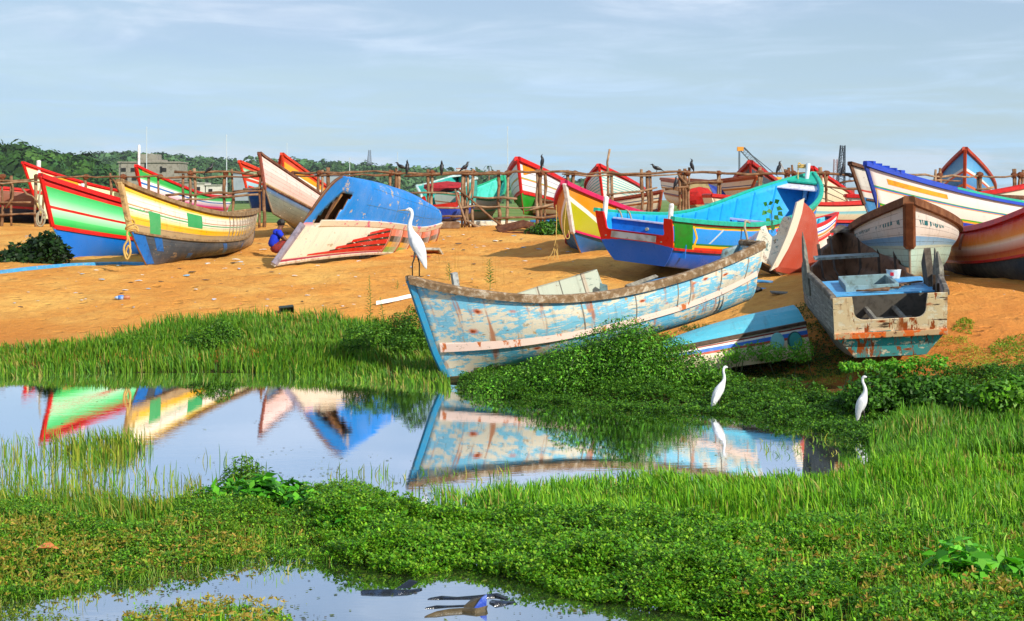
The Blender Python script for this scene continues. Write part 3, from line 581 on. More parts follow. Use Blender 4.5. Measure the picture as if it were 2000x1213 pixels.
patch(P2,b2,'bare_patch',BP,.90,.865,1.03,1.45,1,label='bright blue patch on the slate bottom'); patch(P2,b2,'bare_patch',BP,.995,.94,1.02,1.9,1,label='bright blue strip down the stem')
patch(P2,b2,'bare_patch',BP,.50,.47,1.1,1.6,1,shape=lambda U,V:(U-.09*(V-1.1),V)); patch(P2,b2,'bare_patch',BP,.72,.69,1.5,1.75,1); patch(P2,b2,'bare_patch',BP,.30,.285,1.2,1.5,1,shape=lambda U,V:(U-.05*(V-1.1),V))
for k in range(15):
    u=.03+.031*k; patch(P2,b2,'plank_batten',pm('9f8f7c','5f5040'),u,u+.006,.08,.98,1,n=3,proud=.012)
# 3 pink bow behind the upturned boat
g=paint('pink_boat_paint',[(0,'7a5a4a'),(.05,'e6c7c0'),(.45,'dcb6ae'),(.92,'b49a5c'),(1.0,'1f68b0','66716a'),(1.25,'6c766c','5e5a4c')],layers=[('c9b8a8',5,.63,(1,1,1.6)),('a4542e',7,.70,(1,1,.6))],grime=.4,planks=13)
boat('pinkbow','old pale pink fishing boat with worn grey bottom, bow reared beside the upturned hull',g,pm('9b8a78'),M_wood('dark_rail','6b4636','3a241b','8d6a56'),stem=pm('8a4a3a','5f3a2c'),railw=.08,railh=.07,thwarts=(.4,))
# 4-8 boats behind the rack on the left
g=paint('orange_boat_paint',[(0,'c9381a'),(.14,'d24a1e'),(.2,'e89a18'),(.42,'ece8e0'),(.62,'ece8e0','dfe8e0'),(.72,'2f9a50'),(.82,'e2e2da'),(1.0,'2a7fc0')],grime=.15)
boat('orangebow','orange, white and green striped fishing bow rising behind the pale pink one',g,pm('b5482a','8a3018'),pm('c8391c','8e2410',chip='9a7a60'),railw=.1,railh=.09,ribs=5,thwarts=(.5,))
g=paint('red_striped_paint',[(0,'d03a1c'),(.2,'3fa56a','bfe0c8'),(.36,'cf3a20'),(.58,'e6e2d8'),(.64,'c9361e'),(.78,'9fcfe0','7fc0dc'),(1.05,'0e5cb8')],grime=.15)
boat('redstripebow','red bow with white and green stripes above light blue, left of the pale pink bow',g,pm('78a8b0'),pm('cf3a1c','9b2410'),railw=.1,railh=.1,ribs=5,thwarts=(.5,))
g=paint('lime_boat_paint',[(0,'d8281a'),(.12,'cfe8b0','d8eec0'),(.6,'d6ecc0'),(.9,'c43a2a'),(1.0,'d4e4c0')],grime=.12)
lb=boat('limebow','pale lime fishing boat with a long red gunwale behind the green boat',g,pm('c8b86a','a88c3a'),RED,railw=.09,railh=.08,ribs=6,thwarts=(.4,.6))
post(lb,POSE['limebow'],.93,1,.28,WHT,.07); patch(POSE['limebow'],lb,'name_board',YEL,.86,.76,.1,.36,1)
g=paint('pink_green_paint',[(0,'2aa84e'),(.30,'2aa84e','8fd8a0'),(.42,'eceef0'),(.52,'1c70c0'),(.60,'eef0f2','f0b8dc'),(.85,'e05ab0','d83a98'),(1.1,'4a8ac0')],grime=.08)
pb=boat('pinkgreen','green, white and pink fishing boat behind the pole rack, above the yellow boat',g,pm('d0d0c8'),RED,railw=.09,railh=.09,ribs=5,thwarts=(.5,))
post(pb,POSE['pinkgreen'],.9,-1,1.0,WHT,.045,name='white_pole'); patch(POSE['pinkgreen'],pb,'bow_board',YEL,.97,.84,-.02,.1,1)
g=paint('left_wood_paint',[(0,'cf2c1c'),(.14,'7a4a38','8d5a48'),(.8,'6f4234'),(.95,'c63c20'),(1.06,'10203c','0c1830')],layers=[('b09890',6,.62,(.5,1,3))],grime=.4)
boat('leftwood','dark wooden fishing boat with red bands, side on at the left edge',g,pm('e0dcd8','c0b8b0'),RED,railw=.09,railh=.08,ribs=6,thwarts=(.4,.6))
# 9 olive / magenta
g=paint('olive_boat_paint',[(0,'d8860e'),(1.02,'0f6cb0','0a4a94')],diag=(.40,[(0,'dc8410'),(.14,'dc8a14'),(.20,'e6dcd6'),(.32,'a9a812','b4b01a')],POSE['olive']['L']),grime=.12,rough=.4)
mb_=boat('olive','olive and orange bowed fishing boat with a magenta gunwale and a blue bottom',g,pm('b88a50'),pm('c01a52','a0123e',chip='c98a7a',cth=.66),railw=.13,railh=.11,stem=pm('d9d2cc','b0a8a0'),stemw=.13,stemv=1.1,ribs=5,thwarts=(.5,))
# 10 blue boat with red stern
g=paint('blue_boat_paint',[(0,'c01812'),(.13,'17702a'),(.17,'e8a81c'),(.22,'1c8ee0','1a86d8'),(.74,'17702a'),(.80,'e8a81c'),(.88,'d4340e'),(1.0,'0064e0','0058c8')],grime=.05,rough=.3,sand=.02)
gt=paint('blue_stern_paint',[(0,'c81410'),(.98,'0064e8')],grime=.05,rough=.28,sand=0)
TEAL=pm('18a890','128a78',rough=.45); CY=pm('1e9cd8','1788c4',rough=.45,grime=.15); BLU=pm('1470d0','105cb4',grime=.15)
P=POSE['transomblue']; NOT=(.80,.34,.05)
b=boat('transomblue','blue open fishing boat with red notched stern and dark green side panel',g,CY,TEAL,transom_mat=gt,notch=NOT,railw=.10,railh=.09,ribs=12,thwarts=(),rub=True,rubm=pm('b01810'),deck=(.9,pm('d8d4e4')),stem=pm('18a890'),rail_u=(.0,1.0),thick=.05,floor=.3)
dg=pm('0f7a1e','0c641a',rough=.4); patch(P,b,'stern_panel',dg,.004,.085,.06,.99,-1,label='dark green panel with a yellow arrow edge'); 
patch(P,b,'arrow_edge',pm('e8b01c'),.0,.008,.15,.55,-1,shape=lambda U,V:(U+.085+.035*(V-.15),V)); patch(P,b,'arrow_edge',pm('e8b01c'),.0,.008,.55,.99,-1,shape=lambda U,V:(U+.085+.035*(.95-V),V))
patch(P,b,'paint_splash',pm('d83010'),.36,.385,.42,.62,-1,shape=lambda U,V:(U-.05*(V-.5),V),n=3)
patch(P,b,'scuff_plate',pm('b8c4c8','98a4a8'),.16,.168,.2,.72,-1,shape=lambda U,V:(U+.12*(.72-V),V),n=4)
a=hull_local(P,0.,.45,1); z_=hull_local(P,0.,0.,1)[2]-.34
mb=MB(); mb.box((a[0]-.045,0,z_-.09),(.012,1.0,.125)); 
s=Mt('checker_plate'); w=s.n('ShaderNodeTexChecker'); w.inputs['Scale'].default_value=42; s.l(s.coord((1,1,1)),w.inputs['Vector']); o=mb.build('checker_plate',[s.fin(s.mix(s.step(s.noise(5),.4,.7),hx('8d9298'),hx('6d6a66')),.5,w.outputs['Fac'],.5,.004)],b)
for y in (-.62,-.3,.12,.62): mb=MB(); mb.tube([(a[0]-.03,y,z_-.13),(a[0]-.06,y,z_-.13)],.015,8); mb.build('bolt',[GREY],b)
# well bulkhead forward of the stern with a drain, lilac sill
c=hull_local(P,.075,.1,1,.04); mb=MB(); mb.box((c[0],0,.62),(.03,2*c[1],.62)); mb.build('stern_bulkhead',[BLU],b)
mb=MB(); mb.box((c[0]-.01,0,.95),(.10,2*c[1]-.1,.035)); mb.build('bulkhead_sill',[pm('c9c2e0','a8a0c8')],b,bevel=.005)
mb=MB(); mb.tube([(c[0]-.06,.02,.80),(c[0]-.01,.02,.80)],.035,12); mb.build('drain_pipe',[GREY],b)
for s_ in (1,-1):
    q=hull_local(P,0.,0.,s_,.12); mb=MB(); mb.tube([q+np.array([.16,0,-.3]),q+np.array([.16,0,.26]),q+np.array([.16,0,.3])],[.05,.05,.035],12); mb.build('mooring_post',[WHT],b)
for u in (.36,.56,.74):
    c=hull_local(P,u,.55,1,.04); mb=MB(); mb.box((c[0],0,c[2]+.02),(.07,2*c[1],.05)); mb.build('cross_beam',[pm('c9c2e0','a8a0c8')],b,bevel=.006)
c=hull_local(P,.55,.6,1,.04)
mb=MB(); mb.box((hull_local(P,.74,.5,1)[0],0,.72),(.03,1.5,.5)); mb.build('fore_bulkhead',[BLU],b)
q=hull_local(P,.985,0.,1); mb=MB(); mb.tube([(q[0]-.25,0,q[2]-.6),(q[0]-.22,0,q[2]+.3)],.055,10); mb.build('bow_bitt',[pm('cfe0ea')],b)
# 11 boats right
g=paint('grey_bow_paint',[(0,'6e5240'),(.05,'d3cfcb','cbc6c0'),(.60,'c9c4be'),(.70,'6d9cc4','86aec8'),(.92,'a9bcae'),(1.0,'a4c0b4','8ba89c')],layers=[('9c8a70',6,.66,(1,1,.7)),('b08050',9,.70,(1,1,.5))],grime=.4,rough=.5,planks=12)
gb=boat('greybow','weathered white fishing boat with thick brown gunwale and stem, behind the rotten grey wreck',g,pm('8a7f70'),M_wood('brown_rail','6e452c','4a2c1c','8f6848'),railw=.13,railh=.13,stem=M_wood('brown_stem','74452a','4c2b1a','8f5f3e'),stemw=.2,stemv=.95,rub=False,thwarts=(.4,.6),ribs=8)
TM=pm('1f6a74','2a8088'); 
text_marks(POSE['greybow'],gb,.955,.60,.31,.44,-1,TM,3,.2); text_marks(POSE['greybow'],gb,.955,.80,.31,.44,1,TM,5)
g=paint('right_red_paint',[(0,'b81c12'),(.16,'cc4414','ec8a24'),(.5,'ec9c3c','f6dccc'),(.62,'f2d0c4','d87858'),(.82,'c24428','e07a30'),(.96,'ec9420'),(1.04,'123c5c','0c2448')],grime=.2,rough=.38)
rb=boat('rightred','red and orange banded fishing boat with dark blue bottom at the right edge',g,pm('a87850'),RED,railw=.12,railh=.11,stem=RED,ribs=8,thwarts=(.4,),stemv=2.0)
for u in (.10,.24,.38): patch(POSE['rightred'],rb,'fender_batten',pm('a87c68','8a5a48'),u,u+.012,.12,.62,-1,n=3,proud=.03,shape=lambda U,V:(U+.02*(.6-V),V))
patch(POSE['rightred'],rb,'paint_splash',pm('b01408'),.12,.128,.25,.75,-1,n=3)
g=paint('white_big_paint',[(0,'1438a8'),(.06,'d8cfd0','d6ccca'),(.44,'2f9a50'),(.47,'1c5cc0'),(.50,'e0902c'),(.53,'dcd4d0'),(.84,'3aa028'),(.89,'e8a020'),(.94,'1438b0'),(1.0,'0a30b0','0a2890')],layers=[('e8ece8',9,.70,(.6,1,2))],grime=.12,rough=.4)
wb=boat('whitebig','long white fishing boat with blue and teal gunwale and a yellow bar at its bow',g,pm('9cb8b8'),pm('1440b8','1038a0'),railw=.12,railh=.12,stem=pm('10308c'),stemw=.1,ribs=8,thwarts=(.4,.55),stemv=1.1,rub=False)
P=POSE['whitebig']; patch(P,wb,'yellow_bar',pm('e09a20'),.955,.80,.20,.33,1); mb=MB(); strip(mb,crv(P,np.linspace(0,.77,40),0.0,1),.125,.055,1,dz=.06,dy=.01); mb.build('teal_rail',[TEAL],wb)
for u,h in ((.86,.2),(.74,.18)): post(wb,P,u,-1,h,WHT,.05)
mb=MB()
for k in range(5): q=hull_local(P,.985-.018*k,0.,1)+np.array([0,-.02,.08]); mb.box(q,(.13,.16,.09),Rz(rs.rand()))
mb.build('bow_block',[pm('1440b8','1038a0')],wb)
g=paint('white_behind_paint',[(0,'4f3426'),(.06,'c9c4bc'),(.6,'c0b8b0'),(.72,'b83020'),(.78,'d0c8c0'),(.95,'2878b0')],layers=[('8a7a68',5,.63,(1,1,1))],grime=.4)
boat('whitebehind','weathered boat with a dark brown bow cap squeezed behind the long white boat',g,pm('a89c90'),M_wood('dark_cap','5a3c2c','33211a','7d5c46'),railw=.1,railh=.09,ribs=5,thwarts=(.4,))
g=paint('blue_red_paint',[(0,'b03a1c'),(.05,'2c80c0','5aa8d8'),(.45,'c9d8dc'),(.52,'c0522c'),(.58,'3a8cc8','2878b8'),(.85,'c06030'),(.92,'2870b0'),(1.05,'0f4f94')],layers=[('2c5c88',7,.66,(1,1,1))],grime=.25)
boat('bluered','tall sky blue fishing bow with red brown gunwales behind the pole rack',g,pm('9a5a40'),pm('a8381c','7a2814',chip='c08a30',cth=.6),railw=.13,railh=.12,stem=pm('a0381c'),stemw=.12,ribs=4,thwarts=(.5,))
g=paint('right_white_paint',[(0,'c81a14'),(.10,'dcd8c0','d8d8c8'),(.5,'9fd0dc','dcdcd0'),(.8,'e0dcc8'),(.95,'b83020')],grime=.15)
boat('rightwhite','cream fishing boat with bright red gunwale climbing rightwards above the long white boat',g,pm('4a88b0'),pm('c81a18','a01410'),railw=.11,railh=.11,ribs=5,thwarts=(.4,))
g=paint('cream_red_paint',[(0,'b82018'),(.05,'c02018'),(.12,'e0d0b0','e4d4b8'),(.42,'60b4cc','a8d0cc'),(.58,'e0d0b0'),(.88,'c02a1c'),(.98,'0e3c94')],layers=[('8d7a66',7,.68,(1,1,1))],grime=.22)
boat('creamred','cream boat with red gunwale and red waterline, side on left of the long white boat',g,pm('9c8470'),pm('c02018','98180e'),railw=.1,railh=.09,ribs=5,thwarts=(.4,))
g=paint('red_stripes_paint',[(0,'c01c14'),(.12,'dcd0b4'),(.34,'3a3c34'),(.38,'dcd0b4'),(.58,'3a3c34'),(.62,'dcd0b4'),(.82,'3a3c34'),(.86,'d8ccb0'),(1.0,'8a5030')],grime=.25)
rsb=boat('redstripes','cream boat with thin dark stripes behind the rack, just right of the blue boat bow',g,pm('8a6a50'),pm('c01c18','98140e'),railw=.1,railh=.1,ribs=4,thwarts=(.5,))
g=paint('small_stripe_paint',[(0,'c42424'),(.16,'dcdce0'),(.36,'2a5cc0'),(.46,'dcdce0'),(.58,'e09030'),(.72,'e0dce0'),(.82,'d06030'),(.9,'e0d8d8')],grime=.1)
boat('smallstripe','small white skiff striped red, blue and orange with a light blue inside',g,pm('4ab0c8','3a98b4'),pm('c42424'),cat='skiff',name='skiff',railw=.05,railh=.05,ribs=5,thwarts=(.5,.75),stemw=.05,floor=.1)
# centre, behind the rack
g=paint('teal_red_paint',[(0,'2aa096'),(.5,'3ab0a8'),(.98,'0e48b8')],grime=.15); gt=paint('teal_red_stern',[(0,'c02018'),(1.0,'0e3cb0')],grime=.15)
tb=boat('tealred','teal open fishing boat with a red notched stern, behind the pole rack',g,pm('2fa49a','258c86'),pm('c8d8d4','2fa49a'),transom_mat=gt,notch=(.85,.30,.04),railw=.08,railh=.07,ribs=8,thwarts=(.3,.55,.75))
g=paint('turquoise_paint',[(0,'2fae8c'),(.12,'d8d8d0'),(.55,'b86a3c'),(.62,'d8d4c8'),(1.0,'c8c4b8')],grime=.2)
boat('turquoise','turquoise open boat with a white lower hull, between the teal boat and the white bow',g,pm('48bfae','3aa898'),pm('20a070'),railw=.08,railh=.07,ribs=7,thwarts=(.4,.65))
g=paint('red_white_paint',[(0,'c02018'),(.10,'d8dade'),(.30,'6a5c8c'),(.315,'d8dade'),(.50,'3a8a40'),(.52,'e0b030'),(.54,'c04030'),(.56,'d8dade'),(.72,'5a4c4c'),(.735,'d8dade'),(.9,'b82418'),(.99,'1c8a20','1a7c1c')],grime=.12)
rw=boat('redwhite','white fishing bow with thick red gunwales, orange wedge and green bottom behind the rack',g,pm('9a4a38'),RED,railw=.17,railh=.15,stem=RED,stemw=.12,stemv=1.0,ribs=4,thwarts=(.5,))
patch(POSE['redwhite'],rw,'orange_wedge',pm('e08c18'),.975,.87,.10,.42,1,shape=lambda U,V:(U,.10+(V-.10)*np.clip((U-.87)/.1,0.02,1)))
sp=[(0,'b81c18')]; 
for k in range(9): sp+=[(.12+k*.1,'4fb0b0' if k%2 else '58b8b8'),(.12+k*.1+.035,'d6dcd8')]
g=paint('red_teal_paint',sp[:15],grime=.15)
boat('redteal','fishing bow with white and teal pinstripes and red gunwales behind the rack',g,pm('7a5040'),RED,railw=.12,railh=.11,stem=RED,stemw=.1,stemv=1.6,ribs=4,thwarts=(.5,))
g=paint('cream_brown_paint',[(0,'a03018'),(.14,'dcd4bc'),(.32,'2a4870'),(.38,'dcd4bc'),(.48,'a8602c'),(.60,'dcd4bc'),(.80,'d8d0b8'),(.95,'2a6cb0')],grime=.2,layers=[('8a7460',6,.66,(1,1,1))])
boat('creambrown','cream boat with brown and navy bands behind the rack, right of the pinstriped bow',g,pm('8abcc0','70a0a8'),pm('8a4028','6a2c1a'),railw=.09,railh=.08,ribs=5,thwarts=(.4,))
g=paint('white_tilt_paint',[(0,'a85a34'),(.16,'dcd4c0'),(.40,'2a4c8c'),(.45,'dcd4c0'),(.52,'c08034'),(.62,'dcd4c0'),(.9,'2a4c8c'),(.95,'dcd4c0')],grime=.2)
boat('whitetilt','cream boat with a brown top band and ochre lines, below the dark red bow',g,pm('6ab0c0','8a7a68'),pm('a0502c','7c3c20'),railw=.09,railh=.09,ribs=5,thwarts=(.4,))
g=paint('dark_red_paint',[(0,'8e2018'),(.14,'2c3c4c'),(.4,'2c7a5c'),(.44,'3a3034'),(.8,'5a3a30')],grime=.3)
boat('darkred','dark fishing bow with a rounded dark red gunwale, farthest back by the yellow crane',g,pm('7a4a38'),pm('a81c18','7c1410'),railw=.16,railh=.14,stem=pm('98201a'),ribs=4,thwarts=(.5,))

# ---------------- wooded ridges, town and harbour far behind ----------------
def M_leaf(name,trans=.25,rough=.55,spec=.35,k=1.0):
    s=Mt(name); a=s.n('ShaderNodeAttribute'); a.attribute_name='tint'; col=a.outputs['Color']
    s.set(s.b,'Base Color',col); s.b.inputs['Roughness'].default_value=rough; s.b.inputs['Specular IOR Level'].default_value=spec
    t=s.n('ShaderNodeBsdfTranslucent'); s.l(s.mix(1.0,col,(1.3,1.25,.5,1),'MULTIPLY'),t.inputs[0]); m=s.n('ShaderNodeMixShader'); m.inputs[0].default_value=trans; s.l(s.b.outputs[0],m.inputs[1]); s.l(t.outputs[0],m.inputs[2]); s.l(m.outputs[0],s.out.inputs['Surface'])
    return s.m
LEAF=M_leaf('foliage_leaf'); FAR=M_leaf('far_foliage',.12,.85,.1)
def ridge(name,prof,D,depth,seed,n_tree,cr,cols):
    r=np.random.RandomState(seed); px=np.array([p[0] for p in prof],float); py=np.array([p[1] for p in prof],float); s_=F/D
    xw=(px-1000)/s_; hz=(YH-py)/s_+CH; X=np.linspace(xw[0],xw[-1],120); nrow=14; V=[]
    top=lambda x: np.interp(x,xw,hz)-cr*.9
    for j in range(nrow):
        t=j/(nrow-1)
        for x in X: V.append((x*(1+ (t-.5)*depth/D),D-depth/2+depth*t,.3+max(0,top(x)-.3)*math.sin(math.pi*min(1,t*1.25)/2)*(1-.5*max(0,t-.8)/.2)))
    n=len(X); Fq=[(j*n+i,j*n+i+1,(j+1)*n+i+1,(j+1)*n+i) for j in range(nrow-1) for i in range(n-1)]
    o=fast_mesh('hills',V,Fq,pm('2c4a1c','1c3412',scale=.05,rough=.95,spec=.05),smooth=True); tag(o,kind='structure')
    # crowns: clusters of leaf clumps over the slope
    K=60; TX=xw[0]+(xw[-1]-xw[0])*r.rand(n_tree); t=r.rand(n_tree)**1.0; TY=D-depth/2+depth*t*.82; TXs=TX*(1+(t*.82-.5)*depth/D); TZ=.3+np.maximum(0,top(TX)-.3)*np.sin(np.pi*np.minimum(1,t*.82*1.25)/2)
    R=cr*(.55+.8*r.rand(n_tree)**1.5); base=np.array([hx(c)[:3] for c in cols]); ci=r.randint(0,len(cols),n_tree)
    u=r.randn(n_tree,K,3); u/=np.linalg.norm(u,axis=2)[:,:,None]; u[...,2]=abs(u[...,2])*.9-.15; u*=(1+.35*r.randn(n_tree,1,3)).clip(.5,1.6)
    rad=R[:,None]*(.75+.35*r.rand(n_tree,K)); C=np.stack([TXs,TY,TZ+R*.15],1)[:,None,:]+u*rad[:,:,None]
    sz=R[:,None]*(.15+.15*r.rand(n_tree,K)); a=np.cross(u,r.randn(n_tree,K,3)); a/=np.linalg.norm(a,axis=2)[:,:,None]; b_=np.cross(u,a)+.5*r.randn(n_tree,K,3)*0.6; a*=sz[...,None]; b_*=sz[...,None]*.8
    V=np.stack([C-a-b_*.4,C+a*.3-b_,C+a+b_*.3,C-a*.2+b_],2).reshape(-1,3); T=np.arange(len(V)).reshape(-1,4)
    col=(base[ci][:,None,:]*(.65+.7*r.rand(n_tree,K,1))*(.8+.4*r.rand(n_tree,1,1))); col=np.repeat(col.reshape(-1,3),4,0)
    return tag(fast_mesh('forest',V,T,FAR,col),'green wooded ridge of dense tree crowns along the horizon' if D>600 else 'nearer darker wooded hill at the left edge','woodland',kind='stuff')
ridge('far',[(-300,262),(60,300),(165,296),(215,290),(270,293),(320,293),(380,301),(430,304),(500,308),(560,306),(600,307),(650,312),(700,316),(760,321),(820,326),(880,330),(940,334),(1000,345),(1050,352),(1100,349),(1140,352),(1200,368),(1260,384)],1000,420,3,2600,5.2,('3e5a30','48663a','345030','50704a','456a40'))
ridge('near',[(-500,262),(-200,262),(-60,264),(0,270),(40,276),(80,287),(130,292),(165,300),(195,318),(230,345),(262,384)],520,200,4,1100,3.3,('2e4e1c','3a5e24','263f18','46682c','32542a'))
# low scrub behind the fence line, left of centre
def clump(name,n,C,R,size,cols,seed,label=None,cat=None,group=None,kind=None,mat=None,flat=1.0,up=.4,parent=None,aspect=.45):
    """leaves through a lumpy volume: C list of (x,y,z,rx,ry,rz)"""
    r=np.random.RandomState(seed); C=np.array(C,float); w=C[:,3]*C[:,4]*C[:,5]; k=r.choice(len(C),n,p=w/w.sum()); u=r.randn(n,3); u/=np.linalg.norm(u,axis=1)[:,None]
    rr=(.35+.65*r.rand(n)**.45)[:,None]; p=C[k,:3]+u*rr*C[k,3:6]
    keep=p[:,2]>ground(p[:,0],p[:,1])+.01 if p[:,1].max()<60 else np.ones(n,bool); p=p[keep]; u=u[keep]; n=len(p)
    nrm=u*.6+np.array([0,0,up])+r.randn(n,3)*.55; nrm/=np.linalg.norm(nrm,axis=1)[:,None]
    d=np.cross(nrm,r.randn(n,3)); d/=np.linalg.norm(d,axis=1)[:,None]; s_=np.cross(nrm,d); L=size*(.55+.8*r.rand(n))[:,None]
    a=p; b_=p+d*L*.45+s_*L*aspect*.5+nrm*L*.08; c=p+d*L-nrm*L*.06; e=p+d*L*.45-s_*L*aspect*.5+nrm*L*.08
    V=np.stack([a,b_,c,e],1).reshape(-1,3); T=np.arange(len(V)).reshape(-1,4); base=np.array([hx(x)[:3] for x in cols]); col=base[r.randint(0,len(cols),n)]*(.65+.7*r.rand(n,1)); col=np.repeat(col,4,0)
    o=fast_mesh(name,V,T,mat or LEAF,col,parent)
    if label: tag(o,label,cat,group,kind)
    return o
CONC=plain('raw_concrete','8c877c','6a655a',grime=.5,rough=.85,scale=1.2); GAL=plain('sheet_roof','8e98a0','7a848c',grime=.1,rough=.6,scale=.5); WCON=pm('c8c4b8','a8a498',scale=1.0)
def block(name,label,D,parts,cat='building'):
    x0=min(p[1] for p in parts if p[0]!='pole'); r=empty(name,px_d(x0,388,D)); o0=px_d(x0,388,D); tag(r,label,cat)
    for kind,xa,ya,xb,yb,dep,mat in parts:
        a=px_d(xa,ya,D)-o0; b_=px_d(xb,yb,D)-o0; mb=MB(); dy=dep/2
        if kind=='window': mb.box(((a[0]+b_[0])/2,-.05,(a[2]+b_[2])/2),(abs(b_[0]-a[0]),.25,abs(b_[2]-a[2])))
        else: mb.box(((a[0]+b_[0])/2,dy+(0 if kind!='slab' else -.15),(a[2]+b_[2])/2),(abs(b_[0]-a[0]),dep+(0 if kind!='slab' else .3),abs(b_[2]-a[2])))
        mb.build(kind,[mat],r)
    return r
DK=pm('1c1a18','242220',grime=0)
wn=[('window',x,y,x+9,y+7,0,DK) for x,y in ((237,328),(256,328),(316,328),(312,345),(240,345),(258,345),(300,346))]+[('window',283,318,287,329,0,DK),('window',313,325,317,337,0,DK)]
block('concrete_building','unfinished grey concrete building with a stair tower below the wooded ridge',350,[('wall',232,317,350,392,9,CONC),('tower',275,301,306,317,5,CONC),('slab',230,315.5,352,318,9,CONC),('water_tank',286,300,296,301.5,2,WCON),('roof_room',306,312,320,317,4,CONC)]+wn)
block('warehouse','long grey sheet metal warehouse left of the pale pink bow',230,[('wall',455,341,500,392,20,GAL),('roof',453,338,502,341,21,pm('5c646c'))])
block('warehouse','pale grey gabled warehouse behind the rack, above the upturned hull',240,[('wall',596,345,664,392,26,GAL),('roof',594,337,650,345,24,pm('686c72'))])
for k,(xa,ya,xb,yb,m) in enumerate(((338,352,352,395,CONC),(378,358,400,395,WCON),(402,362,432,395,WCON),(352,356,376,395,CONC),(870,384,905,396,WCON))):
    block('low_house',('low concrete house block right of the unfinished building','small white shed behind the rack, left of two','small white shed with dark doorway behind the rack, right of two','grey wall of a low house between the sheds','low cream wall behind the turquoise boat')[k],300,[('wall',xa,ya,xb,yb,6,m),('slab',xa-1,ya-1.2,xb+1,ya,6,m)]+([('window',xa+6,ya+7,xa+13,ya+14,0,DK)] if k<4 else []),'house')
block('hilltop_house','tiny white house with a red roof on the far ridge',900,[('wall',893,330,908,336,10,WCON),('roof',891,328,911,330,11,pm('a04838'))],'house')
def mast(label,x,y0,y1,D,r,mat=None,name='mast'):
    a=px_d(x,y1,D); b_=px_d(x+rs.randn(),y0,D); a[2]=min(a[2],.4); mb=MB(); mb.tube([(0,0,0),(b_-a)*.5,(b_-a)],[r,r*.8,r*.45],7); mb.tube([(b_-a),(b_-a)+np.array([0,0,.25])],[r*.9,r*.9],6); o=mb.build(name,[mat or pm('c4ccd0','9aa0a4',grime=.1)]); o.location=a.tolist(); tag(o,label,'mast')
mast('thin pale mast standing above the concrete building',286,250,392,340,.13); mast('thin pale mast between the concrete building and the pink bow',443,266,392,260,.11)
mast('short thin mast behind the orange striped bow',561,282,392,300,.10); mast('short pale mast right of the gabled warehouse',682,311,392,280,.12); mast('tallest thin mast, left of the red and white bow',992,251,392,170,.07); mast('faint short mast above the blue upturned hull',777,300,392,320,.1)
def lattice(label,x0,y0,x1,y1,D,w0,w1,col,name,cat,n=12):
    a=px_d(x0,y0,D); b_=px_d(x1,y1,D); r=empty(name,a); tag(r,label,cat); d=(b_-a); m=pm(col,grime=.1); L=np.linalg.norm(d); e=d/L; s1=np.cross(e,[0,1,0]); s1/=np.linalg.norm(s1); s2=np.cross(e,s1); mb=MB(); k=[]
    for i in range(n+1):
        t=i/n; w=w0+(w1-w0)*t; k.append([d*t+s1*w*i1+s2*w*i2 for i1,i2 in ((-1,-1),(1,-1),(1,1),(-1,1))])
    for q in range(4): mb.tube([c[q] for c in k],w0*.10,4)
    for i in range(n):
        for q in range(4): mb.tube([k[i][q],k[i+1][(q+1)%4]],w0*.05,3); mb.tube([k[i][q],k[i][(q+1)%4]],w0*.05,3)
    mb.build('jib' if cat=='crane' else 'lattice',[m],r); return r,a
lattice('lattice radio tower on the far ridge',721,322,722,293,850,1.2,.5,'6c7480','radio_tower','tower')
r_,a=lattice('black lattice crane jib standing tallest behind the rack',1640,392,1646,284,260,.75,.35,'38404c','harbour_crane','crane',16)
mb=MB(); q=px_d(1646,284,260)-a; mb.tube([q,px_d(1634,392,256)-a],.06,4); mb.build('cable',[DK],r_); mb=MB(); mb.tube([q,px_d(1652,392,262)-a],.06,4); mb.build('cable',[DK],r_); mb=MB(); mb.box(px_d(1641,386,260)-a,(4,4,2.6)); mb.build('cab',[pm('a03a2a')],r_)
r_,a=lattice('reddish lattice crane jib just left of the black one',1631,392,1632,311,300,.5,.3,'a0706a','harbour_crane','crane',12); mb=MB(); mb.box(px_d(1631,388,300)-a,(3,3,2)); mb.build('cab',[pm('a05a4a')],r_)
r_,a=lattice('slanting grey crane jib with an orange tip above the dark red bow',1500,345,1450,291,220,.42,.35,'606870','harbour_crane','crane',12)
mb=MB(); mb.box(px_d(1446,291,220)-a,(.9,.5,.6)); mb.build('jib_head',[pm('e0902c')],r_)
for p0,p1 in (((1440,290),(1446,291)),((1453,290),(1520,345)),((1443,293),(1443,345)),((1445,293),(1445,345))): mb=MB(); mb.tube([px_d(*p0,220)-a,px_d(*p1,220)-a],.05 if p0[0]!=1440 else .16,4); mb.build('cable',[pm('c05030') if p0[0]==1440 else DK],r_)
mb=MB(); mb.box(px_d(1500,380,220)-a,(3.4,3,5)); mb.build('cab',[pm('d8a030')],r_)
r_,a=lattice('pale slanting harbour derrick low above the teal boat',884,345,900,322,200,.12,.08,'c8d0c8','harbour_crane','crane',8)
r_,a=lattice('small pale crane jib behind the crow, right of the dark red bow',1536,345,1522,318,300,.25,.2,'c8a890','harbour_crane','crane',8)
